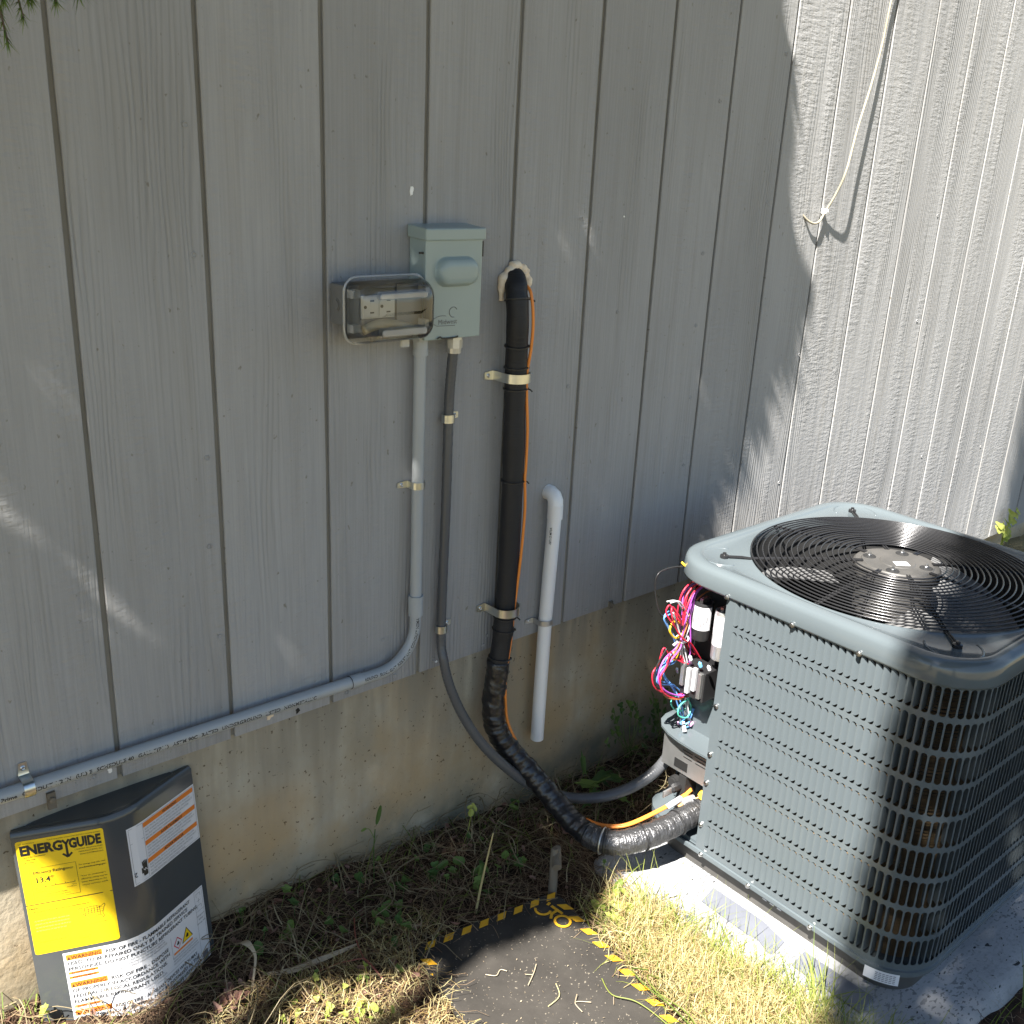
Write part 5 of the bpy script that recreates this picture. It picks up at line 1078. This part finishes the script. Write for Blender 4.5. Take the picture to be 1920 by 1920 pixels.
b.add(o, [(2 * i, 2 * i + 1, 2 * i + 3, 2 * i + 2) for i in range(len(cp) - 1)]); b.t = [.9] * len(b.f); one('curled_leaf', b, 'twig', 'pale curled dead leaf standing just right of the access panel', 'leaf')
b = MB(); stem(b, [(.470, -.05, -.43), (.476, -.04, -.344), (.483, -.034, -.305)], .0011, .2); leaf(b, (.496, -.027, -.280), (-.3, -1, .1), (.25, 0, 1), .045, .010, .25); stem(b, [(.479, -.038, -.325), (.470, -.034, -.30), (.462, -.03, -.298)], .0008, .8); leaf(b, (.458, -.03, -.297), (0, -1, .3), (1, 0, .1), .014, .006, .9); one('tall_weed', b, 'weed', 'slender weed with one long upright leaf growing against the foundation', 'weed')
b = MB(); stem(b, [(.679, -.07, -.44), (.705, -.062, -.40), (.716, -.06, -.355)], .0010, .8); leaf(b, (.713, -.062, -.350), (-.3, -1, .5), (.4, 0, 1), .017, .014, .7); leaf(b, (.725, -.058, -.343), (.3, -1, .6), (-.2, 0, 1), .018, .014, 1, lobes=2); leaf(b, (.712, -.06, -.336), (0, -.6, 1), (1, 0, 0), .013, .012, .9, lobes=2); one('clover_sprout', b, 'lime', 'bright green clover sprout on a thin stem left of the tape-wrapped pipe', 'weed')
b = MB()
for (c, n_, u_, L_, W_) in (((1.10, -.085, -.405), (.1, -.5, 1), (1, .1, .1), .075, .028), ((1.05, -.09, -.40), (-.2, -.8, 1), (-.8, 0, .6), .06, .022), ((1.13, -.10, -.412), (.2, -.5, 1), (.9, -.4, 0), .055, .026), ((1.03, -.12, -.415), (-.2, -.3, 1), (-1, -.3, 0), .07, .022), ((1.06, -.06, -.365), (0, -1, .3), (0, 0, 1), .06, .017), ((1.10, -.15, -.425), (.1, -.2, 1), (.4, -1, 0), .05, .022)): leaf(b, c, n_, u_, L_, W_, fr.random(), lobes=5)
for q in range(4): stem(b, [(1.07, -.08, -.44), (1.07 + fr.uniform(-.03, .03), -.09, -.41), (1.07 + fr.uniform(-.06, .06), -.10, -.40)], .0016, 1)
one('broad_weed', b, 'weed', 'broad-leaved dandelion-like weed growing at the wall behind the flexible conduit', 'weed')
for (wx, wn, wl) in ((1.26, 7, 'small leafy weed growing up the foundation behind the flexible conduit, nearer the unit'), (1.38, 8, 'thin dry-tipped weed against the foundation just left of the hanging wires')):
    b = MB()
    for _ in range(wn):
        tx, tz = wx + fr.gauss(0, .035), fr.uniform(-.38, -.27); stem(b, [(wx + fr.gauss(0, .02), -.03, -.44), ((wx + tx) / 2, -.03, -.38), (tx, -.025, tz)], .0009, .8)
        for q in range(3): leaf(b, (tx + fr.uniform(-.012, .012), -.026, tz - .018 * q), (fr.uniform(-.5, .5), -1, .4), (fr.uniform(-1, 1), 0, fr.uniform(0, 1)), fr.uniform(.012, .022), fr.uniform(.009, .015), fr.random(), lobes=3)
    one('leafy_weed', b, 'weed', wl, 'weed')
b = MB()
for _ in range(16): leaf(b, (.098 + fr.gauss(0, .016), -.165 + fr.gauss(0, .012), -.405 + fr.uniform(-.012, .012)), (fr.uniform(-1, 1), -.6, 1), (fr.uniform(-1, 1), 0, fr.uniform(-1, 1)), .022, .014, fr.random(), lobes=3, fold=.35)
one('withered_cluster', b, 'pinkleaf', 'crumpled pinkish withered leaves at the foot of the access panel', 'dead leaves')
b = MB()
for (c, u_, L_, W_) in (((.862, -.368, -.425), (.7, .2, .3), .05, .018), ((.835, -.365, -.438), (-.6, -.5, .1), .045, .02)): leaf(b, c, (-.3, -.5, 1), u_, L_, W_, .15, lobes=0)
one('green_leaf', b, 'green', 'dark green weed leaf resting on the near-wall corner of the pad', 'leaf')
b = MB()
for _ in range(22): x = fr.uniform(.79, .88); leaf(b, (x, fr.uniform(-.45, -.37), -.44 + fr.uniform(0, .02)), (fr.uniform(-.5, .5), -.5, 1), (fr.uniform(-1, 1), fr.uniform(-1, 1), .2), fr.uniform(.02, .035), fr.uniform(.012, .02), fr.random(), lobes=fr.choice((0, 3)))
one('low_leafy_weed', b, 'lime', 'low leafy yellow-green weed in the sun between the mat corner and the pad', 'weed')
b = MB(); 
for _ in range(9): stem(b, [(3.30, -.03, -.33), (3.30 + fr.uniform(-.02, .02), -.035, -.27), (3.29 + fr.uniform(-.05, .05), -.04, -.22 + fr.uniform(-.03, .03))], .0016, .5); 
for _ in range(16): leaf(b, (3.29 + fr.gauss(0, .035), -.045, -.21 + fr.gauss(0, .03)), (fr.uniform(-.8, .3), -1, fr.uniform(0, 1)), (fr.uniform(-1, 1), 0, 1), fr.uniform(.03, .055), fr.uniform(.015, .025), fr.random(), lobes=3)
one('sunlit_weed', b, 'lime', 'bright green weed against the wall beyond the far corner of the air conditioner', 'weed')
TW = [([(.593, -.417), (.575, -.43), (.547, -.446)], .0013, 'pale bent twig near the middle of the mat'), ([(.577, -.428), (.560, -.425)], .0008, None), ([(.501, -.378), (.515, -.392), (.530, -.386), (.538, -.396)], .0011, 'small curled brown twig near the shaded left part of the mat'), ([(.611, -.546), (.588, -.528), (.583, -.552)], .0011, 'small forked twig low on the mat'), ([(.543, -.505), (.575, -.500), (.590, -.475)], .0012, 'thin yellow-green stem bent on the mat'), ([(.640, -.575), (.655, -.560)], .0009, 'short straight straw near the right edge of the mat')]
for pts, r_, lb in TW:
    if lb is None: continue
    b = MB(); stem(b, [(x, y, mp_(0, 0)[2] + .005) for x, y in pts], r_ * .75, fr.random(), 5)
    if 'forked' in lb: stem(b, [(.588, -.528, -.427), (.600, -.520, -.424)], .0009, .4)
    if 'bent twig' in lb: stem(b, [(.570, -.433, -.428), (.558, -.425, -.426)], .0009, .6)
    one('twig', b, 'twig' if 'green' not in lb else 'dry', lb, 'twig')
for q, (lb, P) in enumerate((('long green stem arching over the right edge of the mat', [(.735, -.57, -.41), (.70, -.56, -.395), (.695, -.60, -.40), (.70, -.66, -.405), (.695, -.72, -.41)]), ('long pale stem curling from the grass onto the mat', [(.745, -.59, -.42), (.715, -.585, -.40), (.700, -.62, -.40), (.715, -.68, -.41), (.70, -.74, -.42)]), ('thin grey-green stem looping on the mat beside the yellow dashes', [(.665, -.52, -.427), (.650, -.56, -.424), (.672, -.60, -.422), (.68, -.66, -.425), (.67, -.72, -.426)]))):
    b = MB(); stem(b, P, .0011, .3 * q); one('grass_stem', b, 'green', lb, 'stem')
ch = MB()
for _ in range(230):
    u, v = fr.uniform(.02, mw - .02), fr.uniform(.05, .7); p = mp_(u, v, .0013); a = fr.uniform(0, PI); l_ = fr.uniform(.0008, .0034); w_ = fr.uniform(.0004, .0011); c, s_ = math.cos(a), math.sin(a)
    ch.add([(p[0] + c * x - s_ * y, p[1] + s_ * x + c * y, p[2] + z) for x, y, z in ((-l_, 0, 0), (0, -w_, .0004), (l_, 0, .0008), (0, w_, .0014))], [(0, 1, 2, 3)]); ch.t.append(fr.random())
tag(obj('straw_chips', ch, 'twig', origin=(0, 0, 0), kind='stuff'), 'small pale chips of straw scattered over the rubber mat', 'straw')
pd = MB()
for _ in range(230):
    x, y = fr.uniform(1.0, 1.9), fr.uniform(-.985, -.80); a = fr.uniform(0, PI); l_ = fr.uniform(.001, .0045); w_ = fr.uniform(.0006, .0016); c, s_ = math.cos(a), math.sin(a)
    if math.hypot(x - 1.1, y + .6) < .3: continue
    pd.add([(x + c * p - s_ * q, y + s_ * p + c * q, -.4583 + z) for p, q, z in ((-l_, 0, 0), (0, -w_, .0004), (l_, 0, .0006), (0, w_, .0010))], [(0, 1, 2, 3)]); pd.t.append(0)
tag(obj('dark_debris', pd, leafmat('dark_debris', (.02, .016, .012), (.05, .04, .03)), origin=(0, 0, 0), kind='stuff'), 'dark specks of leaf debris on the shaded part of the pad', 'debris')
# ------------------------------------------------------------------ conifer branch at the top left of the view
br = thing('conifer_branch', 'dark green conifer branch tip hanging into view at the upper left', 'branch', (-.25, -.42, 1.25))
b = MB(); tips = []
for q in range(60):
    x0 = fr.uniform(-.27, -.10); zt = 1.082 + fr.uniform(0, .07) + max(0, x0 + .16) * .5; P = [(x0 - .05, -.40, 1.30), (x0 - .015, -.42, 1.21), (x0, -.41 + fr.uniform(-.04, .03), zt)]; b.tube(spline(P, 5), .0010, 5); tips.append(spline(P, 16))
b.t = []; obj('twigs', b, 'bark', br)
b = MB()
for P in tips:
    for i, p in enumerate(P[12:]):
        for _ in range(10):
            az = fr.uniform(0, 2 * PI); blade_to(b, p, az, fr.uniform(1.6, 2.9), fr.uniform(.008, .018), .0012, droop=.2, n=1)
obj('needles', b, 'conifer', br, kind='stuff')
# ------------------------------------------------------------------ trees standing sunward of the view; they throw the shade on wall, mat and unit
def inside(px, pz, poly):
    r = False; j = len(poly) - 1
    for i in range(len(poly)):
        (xi, zi), (xj, zj) = poly[i], poly[j]
        if (zi > pz) != (zj > pz) and px < (xj - xi) * (pz - zi) / (zj - zi) + xi: r = not r
        j = i
    return r
CROWN = [(-4.2, 3.2), (1.42, 3.2), (1.50, 1.5), (1.56, 1.32), (1.64, 1.20), (1.66, 1.05), (1.69, .92), (1.76, .80), (1.82, .72), (1.78, .60), (1.78, .50), (1.70, .48), (1.71, .34), (1.645, .40), (1.62, .24), (1.55, .25), (1.50, .10), (1.62, -.35), (1.74, -.75), (1.72, -1.2), (1.76, -1.6), (1.82, -1.85), (1.90, -2.16), (1.78, -2.02), (1.66, -1.93), (1.50, -1.86), (1.42, -1.74), (1.27, -1.72), (1.15, -1.60), (.96, -1.46), (.78, -1.28), (.69, -1.13), (.46, -1.02), (.29, -.80), (.18, -.53), (.0, -.30), (-.17, -.04), (-.60, .25), (-2.0, 1.0), (-4.2, 2.0)]
GAPS = [(.012, .31, .050, .082), (.185, .195, .060, .085), (-.14, .55, .05, .06)]
def crown(poly, n, zlo, zhi, name, trunk_at, label, size=(.035, .085), gaps=(), rnd_=None):
    rr = rnd_ or random.Random(2); t = thing(name, label, 'tree', (trunk_at[0], trunk_at[1], -.5)); xs_ = [p[0] for p in poly]; zs_ = [p[1] for p in poly]; b = MB(); k = 0
    while k < n:
        X, Z = rr.uniform(min(xs_), max(xs_)), rr.uniform(min(zs_), max(zs_))
        if not inside(X, Z, poly): continue
        if any(((X - gx) / rx) ** 2 + ((Z - gz_) / rz) ** 2 < 1 for gx, gz_, rx, rz in gaps): continue
        h = rr.uniform(max(zlo, Z + .5), max(zhi, Z + 1.3)); s_ = (h - Z) / SUN.z; c = Vector((X, 0, Z)) + SUN * s_
        if c.y > -.03: c.y = -.03
        L_ = rr.uniform(*size) * (2.4 if (X > 4.6 or Z < -6.5) else 1.0); u = Vector((rr.gauss(0, 1), rr.gauss(0, 1), rr.gauss(0, 1) - .4)).normalized(); n_ = Vector((rr.gauss(0, .8), rr.gauss(0, .8), rr.gauss(0, .5) + .9)).normalized(); v = n_.cross(u).normalized(); u = v.cross(n_); w_ = L_ * .42
        o = len(b.v); b.v += [tuple(c - u * L_ * .5), tuple(c - v * w_ * .5), tuple(c + u * L_ * .5), tuple(c + v * w_ * .5)]; b.f.append((o, o + 1, o + 2, o + 3)); b.m.append(0); b.t.append(rr.random()); k += 1
    obj('crown', b, 'tree_leaf', t, kind='stuff'); V = np.array(b.v); ctr = V.mean(0); tb = MB(); base = Vector((trunk_at[0], trunk_at[1], -.5)); mid = Vector((trunk_at[0], trunk_at[1], max(1.8, ctr[2] * .8)))
    tb.tube(spline([base, base.lerp(mid, .5) + Vector((.03, .02, 0)), mid], 6), [.11 - .04 * i / 12 for i in range(13)], 10)
    for q in range(7):
        e_ = Vector(V[rr.randrange(len(V))].tolist()); tb.tube(spline([mid + Vector((0, 0, -.1 * q)), mid.lerp(e_, .5) + Vector((0, 0, .1)), mid.lerp(e_, .92)], 5), [.045 - .035 * i / 10 for i in range(11)], 6)
    obj('trunk', tb, 'bark', t, smooth=True); return t
crown(CROWN, 52000, 2.1, 3.3, 'shade_tree', (-2.6, -1.2), 'leafy tree outside the picture whose crown shades the left part of the wall', gaps=GAPS)
crown([(3.42, 3.0), (3.38, 1.0), (3.33, .3), (3.36, -.6), (3.33, -2), (3.28, -4), (3.30, -7.5), (3.3, -14), (11.0, -14), (8.0, -4), (7.0, 3.0)], 90000, 3.6, 5.2, 'second_shade_tree', (-1.6, -3.4), 'taller leafy tree outside the picture that shades the near corner of the air conditioner', size=(.055, .11), rnd_=random.Random(8))
